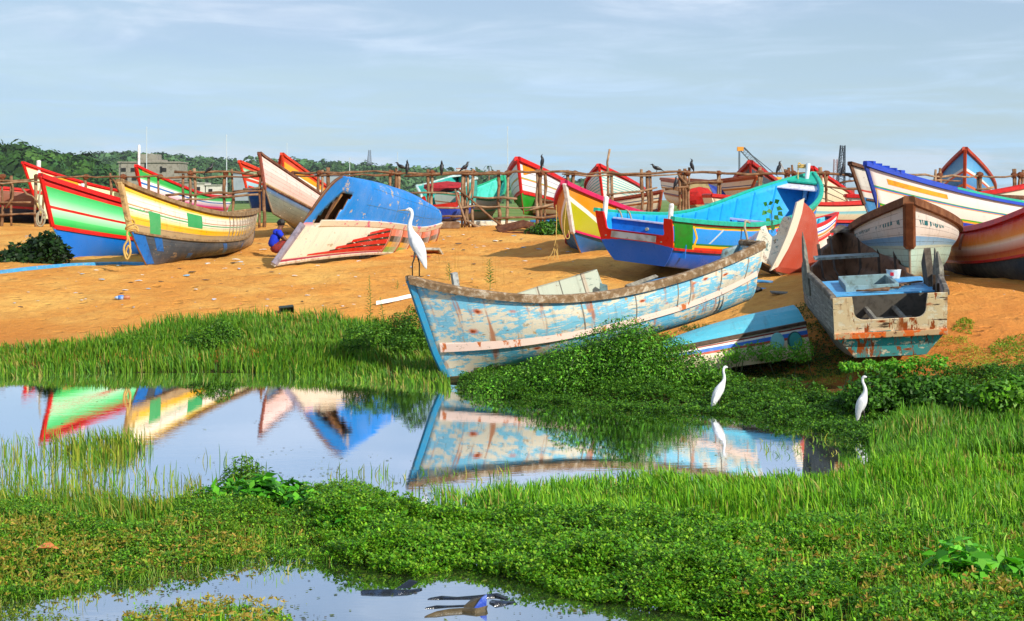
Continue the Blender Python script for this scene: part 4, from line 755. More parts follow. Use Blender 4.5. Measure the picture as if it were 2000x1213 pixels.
# lone palm on the skyline
a=px_d(954,352,420); r_=empty('palm_tree',a); tag(r_,'lone palm on the skyline right of the far ridge houses','palm tree'); hgt=(352-333)*420/F+1; mb=MB(); mb.tube([(0,0,-4),(.2,0,hgt*.5),(.1,0,hgt)],[.25,.2,.15],6); mb.build('trunk',[WOOD],r_)
mb=MB()
for k in range(14):
    an=k*.9; R=1.5; 
    for j in range(4):
        t0=j/4; t1=(j+1)/4; P0=np.array([math.cos(an)*R*t0,math.sin(an)*R*t0,hgt+.5*math.sin(2.6*t0)-.9*t0*t0]); P1=np.array([math.cos(an)*R*t1,math.sin(an)*R*t1,hgt+.5*math.sin(2.6*t1)-.9*t1*t1]); w=np.array([-math.sin(an),math.cos(an),0])*.25*(1-.6*t0); mb.add([P0-w,P0+w,P1+w*.7,P1-w*.7],[(0,1,2,3)])
mb.build('crown',[pm('2c4a20','1e3416')],r_,fix=False)

# ---------------- wrecks ----------------
def loc(key,w): P=POSE[key]; return (np.asarray(w,float)-np.array([P['X'],P['Y'],P['Z']]))@rotm(P)
nz1=lambda u,k: float(fbm(np.array(u*k),np.array(3.3),3))
# main light blue wreck
g=paint('main_wreck_paint',[(0,'68aecb','78b8cf'),(.86,'dcc0b2','e0c8b8'),(1.02,'4aa6ca','60b4d0')],
  layers=[('cfc4ae',3.4,.485,(.5,1,1.3)),('b8955e',2.9,.60,(.8,1,.8)),('74b4cc',9,.53,(.30,1,2.0)),('d4ccbc',13,.57,(.28,1,3.5)),('5ca6c8',22,.62,(.2,1,4)),('6e5a44',8,.63,(.3,1,4)),('a8602c',4,.67,(.8,1,.4))],grime=.5,rust=.95,rough=.6,low='8a7a62')
WR=M_wood('wreck_rail','84694c','43321f','cfc4b0',sc=9)
mk=lambda u,v,s_: s_<0 and .06<u<.93 and v<1.05+.35*nz1(u,9)
w=boat('mainwreck','long rusty light blue boat wreck, bow at the pond edge under the egret',g,pm('7d9aa0','5a5448',grime=.6),WR,name='boat_wreck',cat='boat wreck',mask=mk,rails=(1,),railw=.13,railh=.11,rub=False,stem=pm('1f7fa8','5a7c80'),stemw=.13,stemv=1.9,thwarts=(),ribs=7,floor=None)
P=POSE['mainwreck']
mb=MB(); strip(mb,crv(P,np.linspace(.93,1,8),0.0,-1),.13,.11,-1,dz=.02); mb.build('gunwale',[WR],w)
mb=MB(); strip(mb,crv(P,np.linspace(.0,.985,44),1.0,1),.04,.13,1,dy=.018,dz=.06); mb.build('rub_rail',[paint('wreck_wale',[(0,'d9bcae')],layers=[('b4602c',3.0,.585,(1.2,1,.5)),('7a3414',3.0,.66,(1.2,1,.5)),('a89078',9,.6,(.4,1,2))],grime=.4)],w)
for u in (.055,.16,.275,.32,.46,.62): patch(P,w,'seam_strip',pm('8d8478','6a5a48'),u,u+.0028,.06,.86,1,n=4,proud=.008)
for q,h in (((890,555,22.6),.17),): a=loc('mainwreck',px_d(*q)); mb=MB(); mb.box(a,(.085,.085,.34)); mb.build('mooring_post',[pm('a8aaa8','5c5c58',chip='3a3a38',cth=.58)],w)
def world_panel(key,root,name,mat,pts,thick=.035,seam=None):
    a=np.array([loc(key,px_d(*p)) for p in pts]); n=np.cross(a[1]-a[0],a[-1]-a[0]); n/=np.linalg.norm(n); L=np.linalg.norm(a[1]-a[0])
    mb=MB(); V=list(a)+list(a+n*thick); k=len(a); F_=[tuple(range(k))[::-1],tuple(range(k,2*k))]+[(i,(i+1)%k,k+(i+1)%k,k+i) for i in range(k)]
    e=(a[1]-a[0])/L; mb.add(V,F_,0,[((v-a[0])@e,.3) for v in V]); return mb.build(name,[mat],root)
pl=paint('plank_panel',[(0,'a9b4a6')],layers=[('7c8c84',5,.58,(1,1,3)),('8a5a38',8,.70,(1,1,.8))],grime=.5,rust=.7,seams=2.4)
world_panel('mainwreck',w,'inner_panel',pl,[(985,582,26.2),(1050,560,26.4),(1110,543,26.6),(1150,530,26.7),(1166,526,26.8),(1177,556,26.8),(1180,600,26.8),(985,600,26.2)])
world_panel('mainwreck',w,'inner_frame',pm('5f7f84','4a4a40'),[(1172,553,26.6),(1186,557,26.6),(1192,600,26.6),(1170,600,26.6)],.08)
world_panel('mainwreck',w,'deck_board',pm('3c96d0','5aa8d4',grime=.5,chip='7a6a58',cth=.62),[(1235,566,27.0),(1250,552,27.4),(1330,535,28.4),(1345,545,27.8),(1300,575,27.2)],.03)
world_panel('mainwreck',w,'deck_board',GREY,[(1222,556,27.0),(1280,536,27.6),(1286,540,27.6),(1230,562,27.0)],.05)
# grey derelict
g=paint('derelict_paint',[(0,'6e6c68'),(1.0,'646660')],layers=[('8e8c86',6,.52,(.4,1,4)),('3c3a36',9,.60,(.4,1,4))],grime=.6,rough=.75,planks=16)
gt=paint('derelict_stern',[(0,'f0d2a4','f4dab0'),(1.03,'28a0a4','34a8a8')],layers=[('f6e6c8',7,.54,(1,1,1.4)),('5a4636',6,.60,(1,.35,2.2)),('7c6448',16,.62,(1,.4,2)),('a8501c',3.2,.555,(1,2.6,.45)),('7c3814',4.2,.64,(1,3,.5))],grime=.15,rust=1.0,rough=.7,low='a07850')
def dmask(u,v,s_):
    j=.30*(nz1(u+s_,26)-.5)
    if s_<0:
        if u<.15: return False
        if u<.33: return v<.25*sm(.33,.2,u)+j
        return v<np.interp(u,[.33,.36,.5,.7,.9],[.3,1.0,.85,.50,.0])+j
    if u<.30: return False
    if u<.44: return v<j-.02
    return v<np.interp(u,[.44,.48,.62,.95],[.2,.95,.8,0])+j
d=boat('derelict','rotten grey boat wreck with a peeling notched stern, light blue deck and broken sides',g,pm('7a5840','46301f',grime=.4),M_wood('rotten_rail','5b5147','2c2620','8e877a'),name='boat_wreck',cat='boat wreck',mask=dmask,transom_mat=gt,notch=(.66,.31,.12),rails=(),rub=False,stem=M_wood('dark_stem','4a3a2e','2a211a','6b5a48'),thwarts=(),ribs=9,floor=.1,thick=.05,nu=90,ribm=pm('43352a','2a211b'))
P=POSE['derelict']
for s_,u0,u1 in ((1,0,.36),(-1,0,.17)):
    mb=MB(); strip(mb,crv(P,np.linspace(u0,u1,16),0.0,s_),.07,.07,s_,dy=-.01); mb.build('gunwale',[M_wood('rotten_rail2','6b6258','332d27','9a9488')],d)
DB=pm('4a9fd6','6cb4e0',grime=.35,chip='2e251e',cth=.60,scale=5)
def dk(u0,u1,z,y0=None,y1=None,mat=DB,name='deck',th=.03):
    mb=MB(); us=np.linspace(u0,u1,8); 
    for i in range(7):
        q=[]
        for u,s_ in ((us[i],1),(us[i+1],1),(us[i+1],-1),(us[i],-1)):
            vs=np.linspace(0,1.6,30); h=hull_local(P,np.full(30,u),vs,1,.06); y=float(np.interp(z,h[::-1,2],h[::-1,1])); x=u*P['L']-P['L']/2+.1
            yy=s_*y
            if y0 is not None: yy=np.clip(yy,y0,y1)
            q.append(np.array([x,yy,z]))
        mb.hexa(q,[v-np.array([0,0,th]) for v in q])
    return mb.build(name,[mat],d)
ZD=.80; xh=lambda u:u*P['L']-P['L']/2+.1
dk(.185,.235,ZD); dk(.235,.40,ZD,.37,2); dk(.235,.40,ZD,-2,-.30); dk(.40,.45,ZD)
c=hull_local(P,.0,1.0,1); mb=MB(); mb.box((c[0]-.05,0,c[2]+.0),(.06,2*c[1]+.02,.075)); mb.build('transom_beam',[paint('rusty_beam',[(0,'a88a64')],layers=[('c05a1c',5,.50,(1,1.4,1)),('4a2412',6,.58,(1,1,1)),('e0d0b0',9,.64,(1,1,1))],grime=.3)],d,bevel=.01)
# hatch coaming
CM=pm('7d9aa0','5a6a68',grime=.5,chip='8a5a34',cth=.62)
for c,dm in (((xh(.235),.035,ZD+.01),(.05,.72,.14)),((xh(.40),.035,ZD+.02),(.05,.72,.16)),((xh(.3175),.37,ZD+.015),(xh(.40)-xh(.235),.05,.15)),((xh(.3175),-.30,ZD+.015),(xh(.40)-xh(.235),.05,.15))):
    mb=MB(); mb.box(c,dm); mb.build('hatch_coaming',[CM],d,bevel=.006)
for u in (.03,.09,.15): mb=MB(); c=hull_local(P,u,.9,1,.06); mb.box((xh(u),.15,.47),(.06,2*c[1]-.35,.07)); mb.build('deck_beam',[GREY],d)
for y in (-.25,.12): mb=MB(); mb.tube([(xh(.055),y-.05,.47),(xh(.10),y,.53),(xh(.19),y+.05,.60)],.04,6); mb.build('loose_frame',[GREY],d)
mb=MB(); c=hull_local(P,.19,.6,1,.05); mb.box((xh(.185),0,.60),(.05,2*c[1],.36)); mb.build('well_bulkhead',[pm('4b463e','2c2822')],d)
c=hull_local(P,.72,.8,1,.05); mb=MB(); mb.box((xh(.70),.1,1.0),(.5,c[1]*1.6,.04)); mb.build('fore_shelf',[pm('7c9294','4a4a44',chip='2e2620')],d)
for k in range(7):
    u=.29+.012*k; q=hull_local(P,u,0.,1); h=.25+.35*rs.rand() if k in (2,3) else .08+.2*rs.rand(); mb=MB(); mb.tube([q-np.array([0,0,.3]),q+np.array([0,.02,h*.6]),q+np.array([.02*rs.randn(),.04,h])],[.05,.035,.004],5); mb.build('splintered_plank',[GREY],d)
for k in range(5):
    u=.16+.022*k; q=hull_local(P,u,0.,-1); mb=MB(); mb.tube([q-np.array([0,0,.5]),q+np.array([0,0,.02+.12*rs.rand()]),q+np.array([0,.02,.16+.22*rs.rand()])],[.07,.05,.01],5); mb.build('splintered_plank',[GREY],d)
mb=MB(); mb.box((xh(.28),-.78,ZD-.0),(.5,.09,.9),Ry(.5)); mb.build('broken_frame',[M_wood('dark_frame','4d443b','27211c','746a5e')],d)
for k in range(6): 
    c=(xh(.20+.02*k),-.1-.09*k+.2*rs.rand(),ZD+.03); mb=MB(); mb.box(c,(.05+.05*rs.rand(),.3+.2*rs.rand(),.02),Rz(rs.randn()*.5)); tag(mb.build('timber_scrap',[WOOD]),None)

for o in [x for x in bpy.data.objects if x.name.startswith('timber_scrap')]:
    o.parent=d                                   # splinters of the deck itself, still nailed to it
    o.name='deck_splinter'
# white pail on the deck
r_=empty('pail',loc=(0,0,0)); P=POSE['derelict']; wpos=np.array([P['X'],P['Y'],P['Z']])+rotm(P)@np.array([xh(.43),-.42,ZD+.0]); r_.location=wpos.tolist(); tag(r_,'broken white plastic pail sitting on the rotten wreck\'s blue deck','pail')
mb=MB(); n=16; R=[]
for z,rr in ((0,.085),(.01,.09),(.13,.11),(.135,.115),(.13,.10),(.012,.08)): R.append([np.array([rr*math.cos(2*math.pi*k/n),rr*math.sin(2*math.pi*k/n),z-(.05*(k in (3,4,5)) if z>.1 else 0)]) for k in range(n)])
mb.loft(R); mb.build('bucket',[pm('e0e0dc','bcbcb8')],r_,smooth=True); mb=MB(); mb.box((-.045,-.09,.07),(.05,.012,.05),Rz(-.4)); mb.build('sticker',[pm('c02030')],r_)
# upturned boat with the blue bottom
sp=[(0,'c83a70'),(.08,'e2ddd0','dcd6c6'),(.90,'e2d8c8','d88aa4'),(1.01,'0880d8','067ad0')]
g=paint('upturned_paint',sp,layers=[('b4a892',3.4,.60,(.7,1,1.3)),],grime=.4,rough=.45,port=('6d6478','a8a2a8'),low='5a90b8',sand=0)  # purple greys of the port side are painted-in shade
P=POSE['upturned']
hole=lambda u,v,s_: (s_<0 and 1.08<v<1.52 and .855-.05*(v-1.1)+.03*nz1(v,9)<u<.945-.14*(v-1.1)+.03*nz1(v,13)) 
u_=boat('upturned','upturned fishing boat with bright blue bottom, torn hole and red black flashes',g,pm('6b4a34','3a281c'),pm('cfc4b0','9a7a60'),name='fishing_boat',cat='boat',mask=hole,nu=90,railw=.06,railh=.06,rub=False,stem=pm('8a8290','5e5868'),stemw=.16,stemv=1.0,thwarts=(),ribs=4,floor=None)  # purple grey stem carries on the port side's painted shade
mb=MB(); strip(mb,crv(P,np.linspace(.0,.93,44),1.0,-1),.045,.16,-1,dy=.015); mb.build('rub_rail',[paint('pink_wale',[(0,'d8cfba')],layers=[('d0708c',4,.55,(.5,1,1)),('a89878',7,.62,(1,1,1))],grime=.4)],u_)
mb=MB(); mb.box(hull_local(P,.89,1.25,-1,.08),(.12,.03,.5),Ry(.2)); mb.build('torn_plank',[pm('b08a5c','7a5a3a')],u_)
RD=paint('flash_red',[(0,'c81a14')],layers=[('ddd6c8',12,.63,(.3,1,2))],grime=.3); BK=paint('flash_black',[(0,'1c1614')],layers=[('ddd6c8',12,.60,(.3,1,2))],grime=.3)
for v0,v1,ua,m in ((.10,.30,.90,RD),(.30,.38,.82,BK),(.38,.55,.80,RD),(.55,.64,.76,BK),(.64,.78,.74,RD),(.78,.85,.67,BK),(.85,.94,.66,RD)):
    patch(P,u_,'side_flash',m,ua,.525,v0,v1,-1,proud=.004,n=10,shape=lambda U,V,v0=v0,v1=v1:(U,.12+(V-.12)*np.clip(1.0-(U-.525)/.42,0.1,1)**.7))
for k in range(5):
    a=.51-.104*k; b=a-.088
    if b<0: b=0.004
    for v0,v1,h in ((.66,.93,'d87860'),(.45,.66,'3a3430' if k<4 else '6a605a'),(.25,.45,'d8a840'),(.03,.25,'8cba58')):
        n_=3
        for q in range(n_):
            x0=a+(b-a)*q/n_; x1=a+(b-a)*(q+1)/n_; c=hx(h); c=[c[i]*(1-q*.25)+.55*q*.25 for i in range(3)]
            hh='%02x%02x%02x'%tuple(int(255*min(1,max(0,(1.055*x**(1/2.4)-.055)))) for x in c)
            patch(P,u_,'painted_block',pm(hh,grime=.35),x0,x1,v0,v1,-1,proud=.003,n=3)
    patch(P,u_,'batten',pm('a85a40','6a3a28'),a+.006,a+.012,.02,.96,-1,proud=.02,n=3)
patch(P,u_,'batten',pm('a85a40','6a3a28'),.004,.014,.02,.96,-1,proud=.02,n=3)
for v in (1.32,1.75): patch(P,u_,'seam_strip',pm('2f74a8','5a7a80'),.02,.74,v,v+.012,-1,proud=.004,n=14)
for u in (.24,.52,.42): patch(P,u_,'seam_strip',pm('2f74a8','5a7a80'),u,u+.003,1.14,1.95,-1,proud=.004,n=8)
# half buried pale blue hull
g=paint('half_buried_paint',[(0,'d8c4a0','dcccb0'),(.58,'b04a34'),(.66,'2a6cc8'),(.78,'e0dcd0'),(.84,'8a2c20'),(.89,'e0dcd0'),(.96,'5a3a30'),(1.0,'58b4c8','4aaac4')],sand=0,layers=[('8cc4cc',4,.66,(1,1,1))],grime=.3)
P=POSE['halfburied']
st=[];nS=9
for k in range(nS):
    t=k/(nS-1); L=lambda a,b_: px_d(a[0]+(b_[0]-a[0])*t,a[1]+(b_[1]-a[1])*t,a[2]+(b_[2]-a[2])*t)
    nb=L((1300,735,21.0),(1585,696,21.7)); nk=L((1300,684,21.1),(1573,630,21.8)); bulge=-7*math.sin(math.pi*min(1,t*1.05)); rn=px_d(1290+(1551-1290)*t,668+(596-668)*t+bulge,21.7+.6*t); rf=rn+np.array([.05,.35,-.02]); fk=rf+np.array([.05,.22,-.22]); fb=fk+np.array([.0,.05,-.6])
    mid=lambda a,b_,q,o=0: a+(b_-a)*q+np.array([0,-o,0])
    st.append([nb,mid(nb,nk,.25,.02),mid(nb,nk,.5,.03),mid(nb,nk,.75,.02),nk,mid(nk,rn,.33,.03)+np.array([0,0,.02]),mid(nk,rn,.66,.02)+np.array([0,0,.03]),rn,rf,fk,fb])
vs=[0,.25,.5,.75,1.0,1.25,1.5,1.8,2.0,1.2,.5]; o0=st[4][0].copy(); hb=empty('boat_wreck',o0); tag(hb,'small upturned pale blue hull half sunk in the weeds, striped side with teal disc','boat wreck')
V=[v-o0 for r_ in st for v in r_]; m=11; Fc=[(i*m+j,(i+1)*m+j,(i+1)*m+j+1,i*m+j+1) for i in range(nS-1) for j in range(m-1)]; Fc+=[tuple((nS-1)*m+j for j in range(m)),tuple(range(m))[::-1]]
o=mobj('hull',V,Fc,[g],hb,None,[(k/(nS-1)*1.9,v/2) for k in range(nS) for v in vs]); bm=bmesh.new(); bm.from_mesh(o.data); bmesh.ops.recalc_face_normals(bm,faces=bm.faces); bm.to_mesh(o.data); bm.free()
def SP(t,v):
    x=t*(nS-1); i=min(int(x),nS-2); f=x-i; A=[a+(b_-a)*f for a,b_ in zip(st[i],st[i+1])]; q=v/.25; j=min(int(q),3); return A[j]+(A[j+1]-A[j])*(q-j)
for t0,v0,rt,rv,mt,pr,lb in ((.90,.50,.050,.30,pm('2a5a58'),.006,'dark ring round the teal disc'),(.90,.50,.042,.26,pm('3a9c98','5ab0a8'),.012,None),(.78,.60,.045,.26,pm('7ac0c0','5aa8a8'),.006,'paler disc behind the weeds')):
    n_=20; a=[SP(t0+rt*math.cos(2*math.pi*k/n_),v0+rv*math.sin(2*math.pi*k/n_)) for k in range(n_)]; nrm=np.cross(a[5]-a[0],a[10]-a[0]); nrm/=np.linalg.norm(nrm); nrm*=-np.sign(nrm[1])*1.0
    nrm=nrm if nrm[1]<0 else -nrm; mb=MB(); mb.loft([[p+nrm*(-.02)-o0 for p in a],[p+nrm*(pr+.03)-o0 for p in a]]); q=mb.build('teal_disc',[mt],hb)
    if lb: q['label']=lb
mb=MB(); e_=[np.array(p)-o0 for p in st[-1][4:8]]; strip(mb,np.array([st[k][4]-o0+np.array([0,-.02,0]) for k in range(nS)]),.05,.05,-1); mb.build('rub_rail',[pm('5a4638','3a2c22')],hb)
# red and peeling white stern fragment lying on its side
f0=px_d(1525,530,29.6); fr=empty('boat_wreck',f0); tag(fr,'broken stern fragment with peeling white inside and red planks','boat wreck')
def Q(x,y,D): return px_d(x,y,D)-f0
pw=paint('peeling_white',[(0,'e2dcc8')],layers=[('8aa49c',9,.56,(1,1,1)),('6a5440',15,.60,(1,1,1)),('d88a48',3,.60,(1,1,1)),('a89878',7,.60,(1,1,1)),('d8763a',5,.70,(1,1,1))],grime=.6,rust=.6); rp=paint('red_planks',[(0,'b4503c','a8402e')],layers=[('c87860',7,.64,(1,1,1)),('5a4a40',15,.72,(1,1,1))],grime=.2)
def slab(name,pts,n_,th,mat,rag=0):
    a=np.array(pts); k=len(a); n_=np.asarray(n_,float); n_/=np.linalg.norm(n_); mb=MB(); V=list(a)+list(a+n_*th); mb.add(V,[tuple(range(k))[::-1],tuple(range(k,2*k))]+[(i,(i+1)%k,k+(i+1)%k,k+i) for i in range(k)],0,[(v[0]*1.0+v[2]*.6,.3) for v in V])
    o=mb.build(name,[mat],fr); bm=bmesh.new(); bm.from_mesh(o.data); bmesh.ops.triangulate(bm,faces=[f for f in bm.faces if len(f.verts)>4]); bm.to_mesh(o.data); bm.free(); return o
slab('transom',[Q(1461,494,29.9),Q(1476,470,29.9),Q(1486,444,29.9),Q(1494,441,29.9),Q(1500,456,29.85),Q(1508,463,29.8),Q(1516,459,29.8),Q(1523,438,29.75),Q(1530,424,29.7),Q(1542,424,29.7),Q(1549,438,29.6),Q(1546,460,29.6),Q(1532,490,29.6),Q(1514,522,29.6),Q(1490,512,29.7)],(.3,1,.1),.10,pw)
mb=MB(); c=[Q(1568,391,29.45),Q(1563,420,29.45),Q(1552,455,29.45),Q(1536,490,29.45),Q(1516,525,29.45)]; R=[]
for p,q_ in zip(c,[.14,.17,.18,.17,.14]): R.append([p+np.array([-q_*.8,-.02,-.04]),p+np.array([.03,-.02,.04]),p+np.array([.05,.14,.04]),p+np.array([-q_*.8,.14,-.04])])
mb.loft(R); mb.build('corner_post',[paint('post_paint',[(0,'dccfb8')],layers=[('c8703a',5,.60,(1,1,.6)),('6a5a4a',9,.66,(1,1,1))],grime=.4,rust=.5)],fr)
e1=[Q(1567,392,29.5),Q(1562,425,29.5),Q(1551,460,29.5),Q(1536,495,29.5),Q(1524,522,29.5),Q(1516,530,29.5)]; e2=[Q(1592,446,31.0),Q(1597,462,31.0),Q(1600,484,31.0),Q(1599,508,31.0),Q(1590,532,31.0),Q(1572,548,31.0)]
rows=[]; n=8
for i in range(n+1):
    t=i/n; rows.append([a*(1-t)+b_*t+np.array([.10,-.12,0])*math.sin(math.pi*t) for a,b_ in zip(e1,e2)])
mb=MB(); V=[v for r in rows for v in r]; m=6; b2_=[v+np.array([-.05,.03,.02]) for v in V]; k=len(V)
Fc=[(i*m+j,(i+1)*m+j,(i+1)*m+j+1,i*m+j+1) for i in range(n) for j in range(m-1)]; Fb=[tuple(x+k for x in f)[::-1] for f in Fc]
ed=[(i,0) for i in range(n+1)]+[(n,j) for j in range(1,m)]+[(i,m-1) for i in range(n-1,-1,-1)]+[(0,j) for j in range(m-2,0,-1)]
S=[(a[0]*m+a[1],b_[0]*m+b_[1],b_[0]*m+b_[1]+k,a[0]*m+a[1]+k) for a,b_ in zip(ed,ed[1:]+ed[:1])]
mb.add(V+b2_,Fc+Fb+S,0,[(v[0]+v[1],.3) for v in V+b2_]); mb.build('side_planking',[rp],fr,smooth=False)
slab('bottom_board',[Q(1461,495,29.85),Q(1515,527,29.5),Q(1540,545,29.9),Q(1480,520,30.4)],(0,.2,-1),.04,M_wood('bottom_wood','54463a','2c231c','7a6a58'))
slab('lilac_plank',[Q(1447,482,30.6),Q(1482,452,30.4),Q(1486,458,30.3),Q(1454,486,30.5)],(0,1,.3),.05,pm('cfc8dc','a8a0b4'))
# long blue edge of a sunken hull in the sand at the left
pts=[gp(x,y)+np.array([0,0,.03]) for x,y in ((-60,541),(0,535),(40,529),(90,524),(140,520),(190,518),(240,517),(290,518))]
mb=MB(); strip(mb,np.array(pts),.13,.07,1,dz=.0); o=mb.build('boat_gunwale',[pm('3a94cc','5aa8d0',chip='c8b090',cth=.6,grime=.4)]); tag(o,'pale blue gunwale of a buried boat curving through the sand below the green boat','boat wreck')

# ---------------- pole rack ----------------
PW=M_wood('pole_wood','7c5a40','45301f','a88868',sc=5); PW2=M_wood('pole_wood_pale','8f7258','54402f','b89c7c',sc=5); LSH=M_wood('lashing_cord','6e3f27','3c2216','94603e',sc=22)
def FD(x): return float(np.interp(x,[0,470,600,1800,1900],[48.3,48.3,47.4,47.4,48.7]))
rack=empty('pole_rack',(0,47.5,1.7)); tag(rack,'long brown rack of rough lashed poles running behind the front row of boats','rack'); RO=np.array([0,47.5,1.7])
def pole(name,pts,r,mat=None,n=7,wob=.02):
    P=[];m=0
    pts=[np.asarray(p,float)-RO for p in pts]; L=sum(np.linalg.norm(b-a) for a,b in zip(pts,pts[1:])); k=max(4,int(L/.35)); d=np.cumsum([0]+[np.linalg.norm(b-a) for a,b in zip(pts,pts[1:])])
    for t in np.linspace(0,d[-1],k): P.append([np.interp(t,d,[p[i] for p in pts]) for i in range(3)])
    P=np.array(P); w=rs.randn(k,3)*wob; P+=w; rr=r*(1+.18*rs.randn(k)).clip(.7,1.4); mb=MB(); mb.tube(P,rr,n); return mb.build(name,[mat or (PW if rs.rand()<.7 else PW2)],rack,smooth=True)
def fpt(x,y,dd=0.0): return px_d(x,y,FD(x)+dd)
posts=[(3,350,440),(22,343,444),(70,344,440),(82,352,420),(166,344,400),(216,340,398),(239,342,400),(293,345,385),(311,343,384),(358,339,400),(370,333,404),(380,331,405),(439,339,402),(456,332,420),(508,318,441),(515,340,438),(571,336,410),(578,340,405),(622,334,372),(629,332,380),(640,335,372),(643,328,370),(763,332,362),(771,329,365),(778,335,368),(835,331,399),(842,333,401),(903,334,444),(908,335,440),(914,336,444),(923,330,444),(975,333,447),(990,342,446),(1049,330,444),(1056,326,400),(1063,338,400),(1110,333,350),(1117,335,358),(1121,334,360),(1188,291,392),(1194,336,378),(1253,330,374),(1265,337,372),(1274,335,370),(1326,332,376),(1332,338,398),(1341,330,398),(1345,328,352),(1402,333,352),(1408,334,354),(1482,326,370),(1488,332,370),(1536,331,350),(1541,328,350),(1548,321,350),(1603,328,392),(1613,332,394),(1827,332,358),(1833,330,360),(1838,334,358),(1911,337,372),(1916,336,372),(1978,330,362),(1984,330,362),(1991,336,362),(1997,332,362)]
for x,y0,y1 in posts:
    a=fpt(x+rs.randn()*1.5,y0); b=fpt(x,y1); g_=float(ground(b[0],b[1])); b[2]=min(b[2],g_-.1) if True else b[2]
    pole('post',[a,b],.036+.016*rs.rand(),wob=.018)
rails=[[(-20,354),(60,352),(110,345),(170,346),(240,345),(330,346),(420,345),(470,345),(505,344)],[(340,334),(400,333),(480,339),(505,341)],[(-20,357),(90,356)],[(-20,420),(30,418),(92,419)],[(-20,398),(60,396)],[(325,383),(400,379),(500,374)],[(350,391),(430,384),(505,381)],[(460,337),(505,336)],
 [(575,337),(640,338),(700,336),(763,338),(840,339),(903,337),(960,338),(1060,336),(1110,337),(1180,338),(1260,340),(1340,335),(1410,340),(1485,339),(1545,338),(1600,339),(1650,341),(1670,342)],
 [(575,344),(650,342),(760,341)],[(790,342),(900,341),(980,339)],[(1095,341),(1180,345),(1270,343),(1330,338)],[(579,386),(622,383)],[(455,374),(512,371)],[(475,370),(506,368)],
 [(801,376),(850,375),(899,380)],[(849,404),(940,404),(1010,405),(1083,406)],[(859,422),(904,423)],[(922,385),(960,387),(1010,389)],[(965,427),(1020,425),(1097,422)],[(1023,413),(1085,397)],[(896,369),(940,408),(986,447)],[(901,427),(944,449)],[(888,372),(912,440)],[(925,334),(908,440)],
 [(1185,379),(1250,372),(1285,368)],[(1335,362),(1370,356),(1410,353)],[(1400,356),(1408,336)],[(1325,340),(1348,372)],[(1605,365),(1640,366),(1674,368)],[(1612,338),(1616,372)],[(1760,341),(1800,342),(1830,345),(1910,344),(2010,345)],[(1765,350),(1830,352),(1875,352)],[(1905,370),(1940,366)],[(40,370),(75,395)],[(20,345),(30,380),(12,408)],[(222,350),(232,372)]]
for r_ in rails: pole('rail',[fpt(x,y,-.09) for x,y in r_],.029+.010*rs.rand(),wob=.02)
def lump(name,c,r,mat,parent,seed,squash=(1,1,1)):
    r2=np.random.RandomState(seed); bm=bmesh.new(); bmesh.ops.create_icosphere(bm,subdivisions=2,radius=1)
    for v in bm.verts: k=r*(1+.35*(r2.rand()-.5)); v.co=Vector([c[i]+v.co[i]*k*squash[i] for i in range(3)])
    me=bpy.data.meshes.new(name); bm.to_mesh(me); bm.free(); me.materials.append(mat); o=bpy.data.objects.new(name,me); COL.objects.link(o); o.parent=parent; return o
for i,(x,y0,y1) in enumerate(posts):
    if i%2==0 or x in (508,571): lump('lashing',fpt(x+2,338+ (7 if x<340 else 0)+(4 if x>1750 else 0),-.05)-RO,.07+.035*rs.rand(),LSH,rack,i,(1.25,1,1))
# ---------------- birds ----------------
CRB=plain('crow_black','14141a','24242c',grime=0,rough=.45,spec=.5)
def ring(c,d,rx,rz,n=10):
    d=np.asarray(d,float); d/=np.linalg.norm(d)+1e-9; s_=np.cross(d,[0,0,1.]); 
    if np.linalg.norm(s_)<.1: s_=np.array([0,1.,0])
    s_=np.array([0,1.,0]); u=np.cross(s_,d); u/=np.linalg.norm(u)
    return [np.asarray(c)+rx*math.cos(2*math.pi*k/n)*s_+rz*math.sin(2*math.pi*k/n)*u for k in range(n)]
def body_loft(mb,sp,n=10,sub=3):
    sp=np.array(sp,float); t=np.arange(len(sp)); tt=np.linspace(0,len(sp)-1,(len(sp)-1)*sub+1)
    def cr(col):
        y=sp[:,col]; out=[]
        for q in tt:
            i=min(int(q),len(sp)-2); f=q-i; p0=y[max(i-1,0)];p1=y[i];p2=y[i+1];p3=y[min(i+2,len(sp)-1)]
            out.append(.5*((2*p1)+(-p0+p2)*f+(2*p0-5*p1+4*p2-p3)*f*f+(-p0+3*p1-3*p2+p3)*f**3))
        return np.array(out)
    A=np.stack([cr(c) for c in range(sp.shape[1])],1); C=np.stack([A[:,0],0*A[:,0],A[:,1]],1); D=np.gradient(C,axis=0)
    mb.loft([ring(C[i],D[i],max(A[i,2],.002),max(A[i,3],.002),n) for i in range(len(C))])
